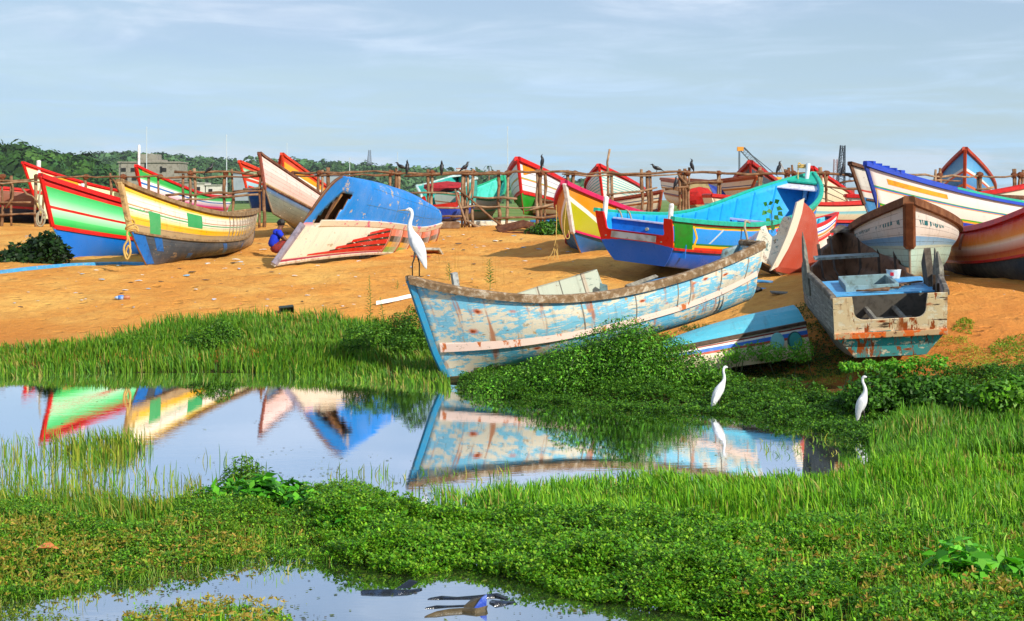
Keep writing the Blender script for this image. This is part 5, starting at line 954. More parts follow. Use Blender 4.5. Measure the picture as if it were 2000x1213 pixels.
def make_crow(label,pos,yaw,lean=0.0,head=0.0,k=1.0):
    r=empty('crow',pos); r.rotation_euler=(0,0,yaw); tag(r,label,'crow','crows perched on the pole rack')
    # x forward, z up: tail tip, rump, belly, breast, neck, crown
    c,s_=math.cos(lean),math.sin(lean)
    def T(x,z): return ((x*c-z*s_)*k,(x*s_+z*c)*k+.12*k)
    body=[(-.24,-.05,.018,.006),(-.17,-.02,.03,.016),(-.10,.01,.045,.04),(-.02,.03,.062,.062),(.06,.05,.058,.058),(.11,.085,.04,.042),(.135,.125,.033,.034),(.16,.145,.028,.028),(.185,.145,.014,.016)]
    mb=MB(); body_loft(mb,[T(x,z)+(a*k,b_*k) for x,z,a,b_ in body]); mb.build('body',[CRB],r,smooth=True)
    mb=MB(); body_loft(mb,[T(x,z)+(a*k,b_*k) for x,z,a,b_ in ((.175,.145,.011,.014),(.205,.14,.008,.01),(.24,.127,.002,.003))],6); mb.build('beak',[CRB],r,smooth=True)
    for s2 in (-1,1):
        mb=MB(); P=[T(.07,.06),T(.0,.05),T(-.10,.015),T(-.19,-.03)]; W=[(.012,.03),(.016,.05),(.012,.035),(.004,.008)]
        mb.loft([ring((p[0],s2*(.055-.008*i)*k,p[1]),(1,0,.3),w[0]*k,w[1]*k,8) for i,(p,w) in enumerate(zip(P,W))]); mb.build('wing',[CRB],r,smooth=True)
        mb=MB(); mb.tube([(.0,s2*.022*k,.11*k),(.01,s2*.022*k,.05*k),(0,s2*.022*k,.0)],.006*k,6); mb.tube([(-.02*k,s2*.022*k,.006),(.035*k,s2*.022*k,.006)],.006*k,5); mb.build('leg',[CRB],r)
    return r
crows=[(410,341,'crow on the rack above the yellow boat, farthest left of the crows',0.2,.4),(784,337,'crow hunched low on the rack over the blue upturned hull, left of a pair',math.pi,.1),(796,337,'upright crow of the pair perched over the blue upturned hull',1.4,1.0),(863,338,'upright crow perched alone between the pair and the teal boat',1.5,1.05),(908,338,'crow leaning forward on the rack above the teal boat',.3,.35),(1283,340,'bowing crow on the rack, right of the red pinstriped bow',math.pi+.2,.05),(1350,335,'slim upright crow on a leaning post, right of the bowing one',math.pi-.3,.95),(1522,339,'crow on the rack just right of the dark red bow',.3,.75),(1647,342,'crow on the rack left of the dark brown bow cap',.4,.85)]
for x,y,l,yaw,lean in crows:
    p=fpt(x,y,-.09); p[2]+=.035; make_crow(l,p,yaw+.15*rs.randn(),lean,k=.95)
p=fpt(1063,325,0); make_crow('crow on top of the tall post beside the red and white bow',fpt(1056,326)+np.array([.07,0,.02]),.6,1.1,k=.97)
make_crow('crow tucked low between the poles above the blue boat',fpt(1321,366,-.3),.3,.9,k=.9)
make_crow('crow hanging tail up below the rack beside the dark brown bow cap',fpt(1659,352,-.2),-.9,-.6,k=1.05)
o=fpt(1321,366,-.3); mb=MB(); pole('rail',[fpt(1300,368,-.3),fpt(1345,366,-.3)],.035)
pole('rail',[fpt(1640,358,-.2),fpt(1680,350,-.2)],.03)
# egrets
EW=plain('egret_white','d6d6d8','c4c5ca',grime=0,rough=.7,scale=25,bs=.15); EL=plain('egret_leg','2a2620','171310',grime=0,rough=.5); BY=plain('bill_yellow','a8882c','6e6a30',grime=0); BKB=plain('bill_black','1c1c20','2a2a30',grime=0)
def make_egret(label,pos,yaw,k,bill,lean=0.0,headturn=0.0,legs=.36,spread=.05):
    r=empty('egret',pos); r.rotation_euler=(0,0,yaw); tag(r,label,'egret')
    c,s_=math.cos(lean),math.sin(lean)
    def T(x,z): z-=.40; return (x*c-z*s_)*k,((x*s_+z*c)+.40)*k
    body=[(-.15,.13,.012,.006),(-.135,.20,.035,.026),(-.10,.30,.062,.060),(-.045,.40,.082,.090),(.01,.49,.082,.092),(.055,.57,.064,.07),(.085,.63,.044,.047),(.105,.70,.032,.034),(.10,.77,.027,.028),(.085,.83,.024,.025),(.085,.885,.023,.025),(.10,.92,.025,.027),(.125,.935,.026,.028),(.155,.93,.019,.02),(.175,.925,.011,.012)]
    mb=MB(); body_loft(mb,[T(x,z)+(a*k,b_*k) for x,z,a,b_ in body],14,4); mb.build('body',[EW],r,smooth=True)
    mb=MB(); body_loft(mb,[T(x,z)+(a*k,b_*k) for x,z,a,b_ in ((.168,.926,.011,.012),(.205,.921,.008,.009),(.285,.912,.0015,.002))],8); mb.build('bill',[bill],r,smooth=True)
    for s2 in (-1,1):
        mb=MB(); q=[T(.045,.56),T(.0,.49),T(-.06,.38),T(-.11,.27),T(-.15,.16),T(-.165,.12)]; W=[(.010,.03),(.018,.07),(.018,.075),(.014,.055),(.007,.022),(.002,.006)]
        mb.loft([ring((p_[0],s2*(.074-.011*i)*k,p_[1]),(.5,0,.85),w_[0]*k,w_[1]*k,10) for i,(p_,w_) in enumerate(zip(q,W))]); mb.build('wing',[EW],r,smooth=True)
        x0=s2*spread; a=T(-.01+x0*.3,.34)
        mb=MB(); mb.tube([(a[0],s2*.035*k,a[1]),(a[0]*.6+x0*k*.4,s2*.034*k,a[1]*.72),(x0*k,s2*.033*k,.19*k),(x0*k,s2*.033*k,.01)],[.019*k,.011*k,.0095*k,.009*k],7)
        for an in (-.5,0,.5,math.pi): mb.tube([(x0*k,s2*.033*k,.008),(x0*k+.06*k*math.cos(an),s2*.033*k+.06*k*math.sin(an),.004)],[.006*k,.003*k],5)
        mb.build('leg',[EL],r,smooth=True)
        mb=MB(); e=T(.128,.94); mb.tube([(e[0],s2*.0235*k,e[1]),(e[0],s2*.027*k,e[1])],.006*k,8); mb.build('eye',[BKB],r)
    return r
q=(hull_world(POSE['mainwreck'],.985,0.,1)+hull_world(POSE['mainwreck'],.985,0.,-1))/2
make_egret('tall white egret with a yellow bill standing on the bow of the blue wreck',(q[0],q[1],q[2]+.075),math.pi-.05,1.0,BY,.06,spread=.045)
p=px_at(1405,803,0.0); make_egret('small white egret at the water edge, nearest the bush before the blue wreck',(p[0],p[1],-.03),.35,.60,BKB,-.02,spread=.02)
p=px_at(1685,838,0.0); make_egret('small white egret in the grass at the right, black bill pointing right',(p[0],p[1],.02),-.45,.59,BKB,.18,spread=.03)

# ---------------- the crouching person ----------------
def skin(name,pts,edges,rad,mat,parent,root=0,sub=1):
    me=bpy.data.meshes.new(name); me.from_pydata([tuple(p) for p in pts],edges,[]); me.materials.append(mat); o=bpy.data.objects.new(name,me); COL.objects.link(o); o.parent=parent
    m=o.modifiers.new('skin','SKIN'); m.use_smooth_shade=True
    for i,r_ in enumerate(rad): v=me.skin_vertices[0].data[i]; v.radius=(r_,r_) if not isinstance(r_,tuple) else r_; v.use_root=(i==root)
    s_=o.modifiers.new('sub','SUBSURF'); s_.levels=sub; s_.render_levels=sub; return o
pp=gp(532,503); pe=empty('person',pp); pe.rotation_euler=(0,0,math.radians(15)); tag(pe,'person in a bright blue shirt and patterned red wrap squatting behind the upturned hull','person')
SKN=plain('skin_brown','6a4330','583626',grime=0,rough=.55,scale=12,bs=.1)
pts=[(0,0,.22),(.03,0,.38),(.10,0,.55),(.15,0,.64),(.19,0,.71),(.22,0,.80),(.235,0,.87)]; e=[(0,1),(1,2),(2,3),(3,4),(4,5),(5,6)]; R=[(.15,.12),(.15,.11),(.16,.11),(.10,.08),(.05,.05),(.085,.085),(.06,.06)]
for s_ in (-1,1):
    b0=len(pts); pts+=[(.06,s_*.11,.22),(.34,s_*.17,.42),(.20,s_*.16,.08),(.22,s_*.16,.04),(.36,s_*.17,.03)]; e+=[(0,b0),(b0,b0+1),(b0+1,b0+2),(b0+2,b0+3),(b0+3,b0+4)]; R+=[.09,.065,.042,.042,.03]
    c0=len(pts); pts+=[(.15,s_*.17,.60),(.30,s_*.22,.42),(.47,s_*.14,.34),(.52,s_*.13,.33)]; e+=[(3,c0),(c0,c0+1),(c0+1,c0+2),(c0+2,c0+3)]; R+=[.055,.042,.030,.028]
    for k in range(5):
        f0=len(pts); yy=s_*.13+(k-2)*.018; pts+=[(.56,yy,.33-.004*abs(k-2)),(.60-.01*abs(k-2),yy,.315),(.615-.015*abs(k-2),yy,.29)] if k!=0 else [(.54,yy-.01,.32),(.56,yy-.015,.30),(.57,yy-.012,.28)]
        e+=[(c0+3,f0),(f0,f0+1),(f0+1,f0+2)]; R+=[.010,.009,.007]
skin('body',pts,e,R,SKN,pe)
skin('shirt',[(0,0,.22),(.03,0,.38),(.10,0,.55),(.145,0,.64),(.14,-.17,.605),(.14,.17,.605),(.23,-.20,.50),(.23,.20,.50)],[(0,1),(1,2),(2,3),(3,4),(3,5),(4,6),(5,7)],[(.175,.15),(.172,.135),(.18,.135),(.10,.09),.075,.075,.062,.062],plain('shirt_blue','0c30c8','0824a0',grime=0,rough=.8,scale=18,bs=.6),pe)
skin('wrap',[(-.02,0,.12),(.04,0,.20),(.2,-.12,.30),(.33,-.17,.40),(.2,.12,.30),(.33,.17,.40),(.24,-.16,.2),(.24,.16,.2)],[(0,1),(1,2),(2,3),(1,4),(4,5),(3,6),(5,7)],[(.17,.14),(.17,.13),.11,.085,.11,.085,.07,.07],plain('wrap_red','8a2a22','3a2430',grime=.1,rough=.85,scale=30,bs=.4),pe)
lump('hair',(.21,0,.84),.098,plain('hair','14100e','1e1814',grime=0,rough=.6,scale=40),pe,3,(1,.95,1))

# ---------------- plants ----------------
def sample(poly,dens,seed,z=.05,land=None):
    r=np.random.RandomState(seed); P=wpoly(poly,z); lo=P.min(0); hi=P.max(0); n=int((hi-lo).prod()*dens); p=lo+(hi-lo)*r.rand(n,2)
    p=p[in_poly(p[:,0],p[:,1],P)]; return p,r
def cols_of(cols,n,r,var=.35): b=np.array([hx(c)[:3] for c in cols]); return b[r.randint(0,len(cols),n)]*(1-var+2*var*r.rand(n,1))
def blades(p,r,h0,h1,w,cols,name='grass',clus=1.6,lean=.45,zb=None):
    k=r.rand(len(p))<np.clip(.35+3*(fbm(p[:,0]*4.5+1,p[:,1]*4.5,3)-.34),.25,1); p=p[k]
    n=len(p); g=ground(p[:,0],p[:,1]) if zb is None else np.full(n,zb); nz=fbm(p[:,0]*clus+3,p[:,1]*clus,3); h=(h0+(h1-h0)*np.clip((nz-.25)*2,0,1))*(.55+.6*r.rand(n)); 
    a=2*np.pi*r.rand(n); wd=2*np.pi*fbm(p[:,0]*.6,p[:,1]*.6,2); dx=np.cos(a)*.7+np.cos(wd)*.5; dy=np.sin(a)*.7+np.sin(wd)*.5; ln=lean*h*(.2+r.rand(n)**1.5*1.3); b=2*np.pi*r.rand(n); wx=np.cos(b)*w*(.6+.8*r.rand(n)); wy=np.sin(b)*w*(.6+.8*r.rand(n))
    V=[]
    for t,k in ((0,1),(.4,.95),(.75,.6)):
        cx=p[:,0]+dx*ln*t*t; cy=p[:,1]+dy*ln*t*t; cz=g+h*(t-.18*t*t*np.minimum(1,ln/h))-.02*(t==0)
        V+= [np.stack([cx-wx*k/2,cy-wy*k/2,cz],1),np.stack([cx+wx*k/2,cy+wy*k/2,cz],1)]
    V.append(np.stack([p[:,0]+dx*ln,p[:,1]+dy*ln,g+h*(1-.18*np.minimum(1,ln/h)*1.6)],1))
    V=np.stack(V,1).reshape(-1,3); o=np.arange(n)[:,None]*7; T=np.concatenate([o+np.array(q) for q in ((0,1,3),(0,3,2),(2,3,5),(2,5,4),(4,5,6))],1).reshape(-1,3)
    c=cols_of(cols,n,r,.34); dry=r.rand(n)<.05+.10*(fbm(p[:,0]*1.4+8,p[:,1]*1.4,2)>.6); c[dry]=np.array(hx('a0984a')[:3])*(.6+.6*r.rand(dry.sum(),1)); c=np.repeat(c,7,0); return tag(fast_mesh(name,V,T,LEAF,c),kind='stuff')
def cover(p,r,size,h0,h1,cols,name='ground_cover',clus=2.2,aspect=.6,per=5,z0=0.0):
    "creeping plants: sprigs, each a whorl of small leaves, heaped by a slow noise"
    k=r.rand(len(p))<np.clip(.25+2.6*(fbm(p[:,0]*7,p[:,1]*7,3)-.30),.12,1); p=p[k]
    n=len(p); g=ground(p[:,0],p[:,1]); g=np.maximum(g,-.01); nz=np.clip((fbm(p[:,0]*clus,p[:,1]*clus+5,3)-.3)*2.4,0,1); H=(h0+(h1-h0)*nz)*(.1+.9*r.rand(n)**.8)*(.6+.8*fbm(p[:,0]*9,p[:,1]*9,2))+z0
    an=2*np.pi*r.rand(n)[:,None]+np.arange(per)[None]*2*np.pi/per+.5*r.rand(n,per); el=.15+.9*r.rand(n,per); L=size*(.6+.7*r.rand(n,per)); d=np.stack([np.cos(an)*np.cos(el),np.sin(an)*np.cos(el),np.sin(el)],2); s_=np.stack([-np.sin(an),np.cos(an),0*an],2); nr=np.cross(d,s_)
    c=np.stack([p[:,0],p[:,1],g+H],1)[:,None,:]+0*d+r.randn(n,per,3)*size*.25; L=L[...,None]
    V=np.stack([c,c+d*L*.5+s_*L*aspect*.5,c+d*L+np.array([0,0,-.12])*L,c+d*L*.5-s_*L*aspect*.5],2).reshape(-1,3); T=np.arange(len(V)).reshape(-1,4)
    col=np.repeat(cols_of(cols,n*per,r,.3),4,0); return tag(fast_mesh(name,V,T,LEAF,col),kind='stuff')
def sedge(p,r,h0,h1,cols,name='sedge',sz=.03):
    n=len(p); g=ground(p[:,0],p[:,1]); H=h0+(h1-h0)*r.rand(n); top=np.stack([p[:,0]+r.randn(n)*.03,p[:,1]+r.randn(n)*.03,g+H],1); per=9
    d=r.randn(n,per,3); d[...,2]=abs(d[...,2])*.7; d/=np.linalg.norm(d,axis=2)[...,None]; s_=np.cross(d,r.randn(n,per,3)); s_/=np.linalg.norm(s_,axis=2)[...,None]; L=sz*(.5+.8*r.rand(n,per,1)); c=top[:,None,:]+0*d
    V=np.stack([c-s_*L*.08,c+s_*L*.08,c+d*L+s_*L*.16,c+d*L-s_*L*.16],2).reshape(-1,3); col=np.repeat(cols_of(cols,n*per,r,.3),4,0)
    b=np.stack([p[:,0],p[:,1],g],1); w=np.array([.0016,.001,0]); V2=np.stack([b-w,b+w,top+w,top-w],1).reshape(-1,3); col2=np.repeat(cols_of(('6a8a20','7a9030'),n,r,.2),4,0)
    V=np.concatenate([V,V2]); T=np.arange(len(V)).reshape(-1,4); return tag(fast_mesh(name,V,T,LEAF,np.concatenate([col,col2])),kind='stuff')
BR=('64a016','508c12','7aae20','407810','8ab42a','5c9a18'); MID=('4a7e18','3a6a12','5a8a20','689422'); DARK=('336012','244c0e','406e18','50821e'); OLV=('6c8c1c','7c9024','567a1a','8c8c2c')
# tall bright grass, right foreground, right bank, far bank
p,r=sample([(845,975),(900,945),(1000,932),(1200,940),(1400,932),(1600,922),(1720,903),(2600,880),(2600,1085),(1800,1090),(1500,1065),(1300,1035),(1100,1015),(950,1005)],1900,1); d_=poly_dist(p[:,0],p[:,1],POND1); blades(p,r,.09,.27,.0125,BR,clus=1.1)
p,r=sample([(1250,1010),(2600,1000),(2600,1260),(1700,1260),(1500,1160),(1300,1090)],700,2); blades(p,r,.08,.20,.009,BR+OLV)
p,r=sample([(1690,868),(1720,838),(1800,815),(2600,800),(2600,892),(1740,902)],1500,3); blades(p,r,.13,.28,.013,MID+BR[:2])
p,r=sample([(-150,756),(0,753),(200,740),(480,736),(620,752),(850,770),(885,760),(850,700),(700,684),(480,680),(230,690),(0,704),(-150,708)],1100,4); p=p[ground(p[:,0],p[:,1])>-.07+.05*r.randn(len(p))]; blades(p,r,.12,.28,.016,MID+OLV[:1],clus=.9)
p,r=sample([(200,690),(480,672),(700,676),(850,690),(830,668),(650,655),(480,652),(330,660),(230,672)],800,5,z=.2); blades(p,r,.14,.30,.016,MID,clus=.9)
p,r=sample([(1060,1010),(1500,990),(2600,990),(2600,1120),(1900,1110),(1500,1085),(1250,1050)],1300,51); blades(p,r,.10,.25,.0115,BR,clus=1.3)
# emergent reeds standing in the left of the pond
p,r=sample([(40,890),(60,835),(300,835),(350,880),(300,940),(60,940)],950,6,z=0); c_=p.mean(0); k=((p[:,0]-c_[0])/.62)**2+((p[:,1]-c_[1])/.6)**2<1.3*fbm(p[:,0]*4,p[:,1]*4,3)+.35*r.rand(len(p))-.2; p=p[k]; blades(p,r,.22,.34,.012,OLV+MID[:1],zb=-.03,lean=.35)
p,r=sample([(-120,905),(60,872),(300,905),(430,900),(520,925),(520,975),(340,985),(0,1010),(-120,1010)],260,7,z=0); k=fbm(p[:,0]*2.2,p[:,1]*2.2,3)>.47; blades(p[k],r,.14,.26,.010,OLV+MID[:1],zb=-.03,lean=.5)
p,r=sample([(-120,950),(60,945),(240,975),(360,1000),(330,1030),(0,1050),(-120,1050)],900,8); blades(p,r,.10,.24,.010,MID+OLV)
p,r=sample([(640,925),(1000,915),(1000,1010),(880,1020),(800,960),(640,945)],200,9,z=0); k=fbm(p[:,0]*3,p[:,1]*3,3)>.45; blades(p[k],r,.08,.20,.009,MID+OLV,zb=-.02,lean=.6)
p,r=sample([(30,1200),(20,1175),(330,1118),(480,1100),(620,1095),(560,1140),(330,1150),(200,1190)],260,10,z=0); k=fbm(p[:,0]*3,p[:,1]*3,3)>.46; blades(p[k],r,.03,.10,.006,MID+OLV,zb=-.01,lean=.9)
p,r=sample([(1480,860),(1540,835),(1690,870),(1700,898),(1500,895)],180,11,z=0); blades(p,r,.04,.16,.008,MID+OLV,zb=-.02,lean=.9)
# creeping bright cover along the near shore
p,r=sample([(600,1010),(760,1010),(900,1010),(1100,1010),(1400,1060),(1500,1090),(1480,1160),(1550,1245),(1330,1186),(1200,1170),(1090,1148),(1000,1122),(900,1100),(800,1114),(700,1100),(640,1080)],5200,12); cover(p,r,.030,.02,.20,BR+OLV[:1]+MID[:1])
p,r=sample([(1300,1040),(2600,1030),(2600,1270),(1600,1270),(1460,1180)],2600,13); cover(p,r,.032,.02,.15,BR+MID[:2])
p,r=sample([(900,980),(1300,960),(2600,960),(2600,1060),(900,1040)],1500,14); cover(p,r,.022,.02,.10,MID)
# left bank: sedge and mixed low growth
L_=[(-150,1000),(0,985),(200,985),(420,975),(700,955),(860,985),(900,1010),(760,1040),(660,1085),(480,1085),(330,1108),(150,1140),(0,1168),(-150,1200)]
p,r=sample(L_,3600,15); cover(p,r,.024,.02,.13,MID+BR+OLV[:2]); p,r=sample(L_,900,16); blades(p,r,.05,.14,.006,MID+OLV+BR[:2])
p,r=sample([(-150,1050),(200,1035),(420,1040),(640,1065),(480,1085),(330,1108),(150,1140),(0,1168),(-150,1200)],300,17); k=fbm(p[:,0]*1.5+2,p[:,1]*1.5,3)>.42; sedge(p[k],r,.05,.13,('9a8430','7a7a22','a88a3c','84922c','748a24'))
p,r=sample([(1350,1060),(2600,1060),(2600,1270),(1560,1270),(1400,1160)],70,18); k=fbm(p[:,0]*1.7,p[:,1]*1.7,3)>.46; sedge(p[k],r,.07,.15,('948428','7a7a1e','a0843a'),sz=.035)
I_=[(230,1250),(250,1212),(350,1190),(440,1182),(540,1192),(575,1215),(560,1260)]
p,r=sample(I_,2600,19,z=0); cover(p,r,.020,.02,.09,BR+OLV); p,r=sample(I_,1500,20,z=0); blades(p,r,.06,.12,.006,BR); p,r=sample(I_,200,21,z=0); sedge(p,r,.05,.11,('a08430','98903a'))
p,r=sample([(-100,1260),(-80,1205),(60,1190),(160,1225),(130,1260)],2200,22,z=0); cover(p,r,.018,.01,.06,OLV)
# bank in front of the blue wreck and under the egrets
p,r=sample([(870,780),(960,785),(1060,800),(1200,813),(1330,823),(1480,826),(1600,838),(1690,862),(1720,850),(1800,820),(2600,800),(2600,770),(1800,775),(1640,782),(1500,765),(1400,755),(1340,715),(1000,715),(900,742)],2600,23); p=p[ground(p[:,0],p[:,1])>-.04+.03*r.randn(len(p))]; cover(p,r,.034,.04,.20,DARK+MID)
p,r=sample([(1390,775),(1390,705),(1500,695),(1640,700),(1880,715),(1990,760),(1700,790),(1500,775)],1000,24,z=.2); k=fbm(p[:,0]*1.8,p[:,1]*1.8,3)>.47; cover(p[k],r,.022,.01,.07,('9aa42c','aab038','7c9a28','b8a844'))
p,r=sample([(1860,655),(1880,645),(1905,650),(1900,660)],900,25,z=.6); cover(p,r,.03,.01,.05,('8a9c20','6c9420'))
p,r=sample([(1930,700),(1960,690),(2050,688),(2050,722),(1960,725)],700,26,z=.4); cover(p,r,.03,.01,.06,('8a9c20','6c9420','5a8418'))
p,r=sample([(1560,645),(1640,640),(1680,700),(1560,700),(1340,690),(1330,640)],900,27,z=.4); cover(p,r,.028,.01,.08,DARK)
# far-bank low bushes
def lumps(pts,D,r_,base,dd=.25):
    out=[]
    for k,(x,y) in enumerate(pts): s_=F/D; rz=max(.06,(base-y)/2/s_*1.06); c=px_d(x,base-(base-y)/2,D+dd*((k*7)%5-2)/2); out.append((c[0],c[1],c[2],r_,r_*.9,rz*1.02))
    return out
def shrub(name,label,cat,L,n,size,cols,seed,aspect=.45,stems=10,group=None,top=True,up=.4):
    C=np.array(L); o=C[:,:3].mean(0).copy(); o[2]=float(ground(o[0],o[1])); r0=empty(name,o); tag(r0,label,cat,group)
    f=clump('foliage',n,L,None,size,cols,seed,aspect=aspect,up=up); f.parent=r0; f.matrix_parent_inverse=Matrix.Translation([-float(x) for x in o])
    r=np.random.RandomState(seed); mb=MB()
    for k in range(stems):
        c=C[r.randint(len(C))]; a=np.array([c[0]+r.randn()*.1,c[1]+r.randn()*.1,0]); a[2]=float(ground(a[0],a[1]))-.03; b_=c[:3]+r.randn(3)*c[3:6]*.5; b_[2]=max(b_[2],a[2]+.1); mid=(a+b_)/2+r.randn(3)*.04; mb.tube([a-o,mid-o,b_-o],[.008,.006,.003],5)
    mb.build('stem',[pm('4a5a24','5a4a2c')],r0); return r0
shrub('bush','big tangled green bush in front of the long blue wreck','bush',lumps([(955,742),(985,728),(1020,715),(1050,700),(1080,685),(1105,668),(1140,655),(1170,640),(1195,628),(1222,620),(1250,628),(1280,640),(1310,650),(1335,668),(1360,690),(1390,705),(1420,725),(1120,690),(1180,680),(1240,670),(1300,690),(1200,720),(1280,730),(1080,740),(1350,740),(1440,745),(1000,750),(1150,740),(1250,700),(1300,730),(1230,640),(1210,660),(1260,660)],20.3,.33,805),90000,.038,MID+DARK[:2]+('5aa022','6cb02a'),31)
shrub('bush','low leafy bank bush beside the rusty bow of the blue wreck','bush',lumps([(880,762),(905,755),(930,752),(960,748)],20.9,.20,780,.1),5000,.04,MID,32)
shrub('bush','weedy bush on the far bank below the dark crate','bush',lumps([(400,640),(430,625),(450,640),(370,655),(340,660)],24.3,.25,690),6500,.05,MID+DARK[:2],33,aspect=.35)
shrub('bush','leafy bush at the foot of the spindly weed, left of the wreck bow','bush',lumps([(700,635),(740,625),(780,612),(810,600),(830,640),(790,650),(740,660),(690,660)],23.4,.26,690),11000,.05,MID+DARK,34,aspect=.35)
shrub('bush','small bush on the far bank at the grass edge, left of the sunlit crest','bush',lumps([(230,660),(260,655),(300,655)],24.2,.22,690),3500,.045,MID,35,aspect=.35)
shrub('bush','dark broad leaved bush beside the stem of the green boat','bush',lumps([(15,492),(40,478),(70,462),(95,455),(110,475),(60,500),(90,500),(20,510),(-20,500)],34.4,.34,528),3800,.14,('16300e','1e3c12','122808','2a4a18'),36,aspect=.6)
shrub('bush','low green bush at the foot of the rack behind the plank heap','bush',lumps([(1060,435),(1080,430),(1095,440),(1045,445)],44.5,.35,462),1500,.12,DARK,37)
shrub('bush','dark leafy bush on the right bank behind the small black billed egret','bush',lumps([(1690,740),(1720,725),(1760,720),(1800,728),(1840,738),(1880,750),(1740,755),(1800,760),(1860,770),(1670,765)],17.9,.27,800),9000,.06,DARK+MID[:2],38,aspect=.6)
shrub('bush','broad leaved bush cut by the right edge, above the tall grass','bush',lumps([(1950,745),(1985,735),(2030,730),(1930,765)],17.2,.25,795),3200,.07,MID+BR[:2],39,aspect=.6)
shrub('weed_clump','heap of broad leaved weeds on the near bank, left of centre','weed',lumps([(400,985),(430,955),(470,940),(510,935),(560,940),(600,960),(640,975),(450,985),(530,980)],12.6,.20,1020,.3),2600,.105,('4c9c1c','3a8414','62ac26','2f6e12'),40,aspect=.5,up=.9)
shrub('weed_clump','taller narrow leaved weed rising behind the broad leaved heap','weed',lumps([(470,890),(490,900),(455,910),(510,915),(475,925)],13.6,.12,965,.1),1500,.05,MID,41,aspect=.28,up=.9)
shrub('weed_clump','dark sprawling weeds where the near bank meets the two ponds','weed',lumps([(680,1000),(730,990),(780,1005),(830,1025),(870,1040),(760,1040),(690,1040)],11.9,.19,1075,.3),2600,.085,('2f7414','3c8418','246010','56a022'),42,aspect=.5,up=.9)
shrub('weed_clump','pale broad leaved seedlings at the lower right corner of the grass','weed',lumps([(1870,1060),(1910,1080),(1950,1070),(1990,1090),(1960,1120),(1980,1150),(1900,1110)],10.3,.20,1150,.3),520,.14,('5aa828','72bc38','4c981e'),43,aspect=.55,up=1.3)
shrub('weed_clump','small broad leaved weed in the creeping cover below the tall grass','weed',lumps([(1350,1070),(1390,1065),(1370,1085)],10.8,.14,1095,.1),150,.12,('4c9c1c','62ac26'),44,aspect=.55,up=1.3)
shrub('weed_clump','broad leaved weed among sedge tufts, midway along the lower right','weed',lumps([(1660,1100),(1700,1095),(1740,1110),(1690,1120)],10.4,.16,1135,.1),260,.12,('4c9c1c','72bc38'),45,aspect=.5,up=1.3)
shrub('weed_clump','leafy vine climbing over the half sunk striped hull','weed',lumps([(1420,680),(1450,672),(1480,665),(1510,668),(1540,675),(1570,660),(1430,700),(1500,690),(1560,690)],21.2,.16,705,.2),1900,.045,('5aa020','6cb02c','7cb030'),46,aspect=.5,up=.6)
shrub('weed_clump','bright weeds sprouting under the stern of the rotten grey wreck','weed',lumps([(1700,705),(1740,702),(1790,697),(1830,692),(1660,710),(1760,708)],18.3,.13,722,.2),1700,.045,('5aa020','4c9418','7cb030'),47,aspect=.5,up=.6)
def weed(label,x,y0,y1,D=None,n=26,ls=.07,cols=('4a8424','5c9430','3c7420')):
    b_=gp(x,y0); D=b_[1]; t=px_d(x+rs.randn()*4,y1,D); o=empty('weed_stalk',b_); tag(o,label,'weed'); mb=MB(); q=t-b_; mb.tube([(0,0,0),q*.5+np.array([.02,0,0]),q],[.006,.005,.003],5); mb.build('stem',[pm('5a7a30','6a6a34')],o)
    V=[];r=np.random.RandomState(int(x))
    for k in range(n):
        u=.18+.82*k/n; c=q*u; an=k*2.4; L=ls*(1.25-.8*u)*(.8+.4*r.rand()); d=np.array([math.cos(an),math.sin(an),.55]); d/=np.linalg.norm(d); s_=np.array([-math.sin(an),math.cos(an),0]); V+=[c,c+d*L*.5+s_*L*.14,c+d*L-np.array([0,0,.2*L]),c+d*L*.5-s_*L*.14]
    col=np.repeat(cols_of(cols,n,r,.25),4,0); fast_mesh('foliage',V,np.arange(len(V)).reshape(-1,4),LEAF,col,o)
weed('tall spindly weed on the sand edge, left of the wreck bow',722,640,538,ls=.10,n=46); weed('spindly weed just right of the tall one, beside the wreck bow',748,640,580,ls=.09,n=30)
weed('leafy weed stalk behind the wreck gunwale, right of the grey mooring post',957,566,506,ls=.14,n=40); weed('thin weed behind the wreck gunwale, left of the grey mooring post',878,548,513,ls=.10,n=24); weed('tiny weed sprig behind the wreck bow, just under the tall egret',775,565,548,ls=.07,n=14)
weed('heart leaved sapling growing out of the blue boat',1484,505,404,ls=.16,n=14,cols=('1f5a20','2c6a24','184a18')) if False else None
q0=hull_world(POSE['transomblue'],.47,0.,-1); sp_=empty('sapling',q0-np.array([0,0,.1])); tag(sp_,'dark heart leaved sapling sprouting beside the blue boat, in front of its teal rail','sapling')
mb=MB(); mb.tube([(0,-.15,-.1),(0,-.12,.35),(.06,-.12,.55)],[.01,.008,.005],5); mb.tube([(0,-.12,.3),(-.1,-.14,.5)],[.006,.004],5); mb.build('stem',[pm('3a4a20')],sp_)
V=[]
for c,an in (((.06,-.12,.55),1.2),((.10,-.12,.45),.3),((.0,-.14,.38),2.6),((-.1,-.14,.5),2.0),((-.12,-.14,.38),3.4),((.05,-.15,.28),-.4),((-.05,-.15,.22),3.6),((.14,-.1,.36),-.3),((.0,-.16,.08),-1.2),((-.02,-.15,.5),1.7)):
    d=np.array([math.cos(an),-.35,math.sin(an)-.7]); d/=np.linalg.norm(d); s_=np.cross(d,[0,-1,.2]); s_/=np.linalg.norm(s_); c=np.array(c); L=.15; V+=[c,c+d*L*.35+s_*L*.42,c+d*L,c+d*L*.35-s_*L*.42]
fast_mesh('foliage',V,np.arange(len(V)).reshape(-1,4),LEAF,np.repeat(cols_of(('1f6420','2c7024','2a7a1c'),len(V)//4,rs,.2),4,0),sp_)
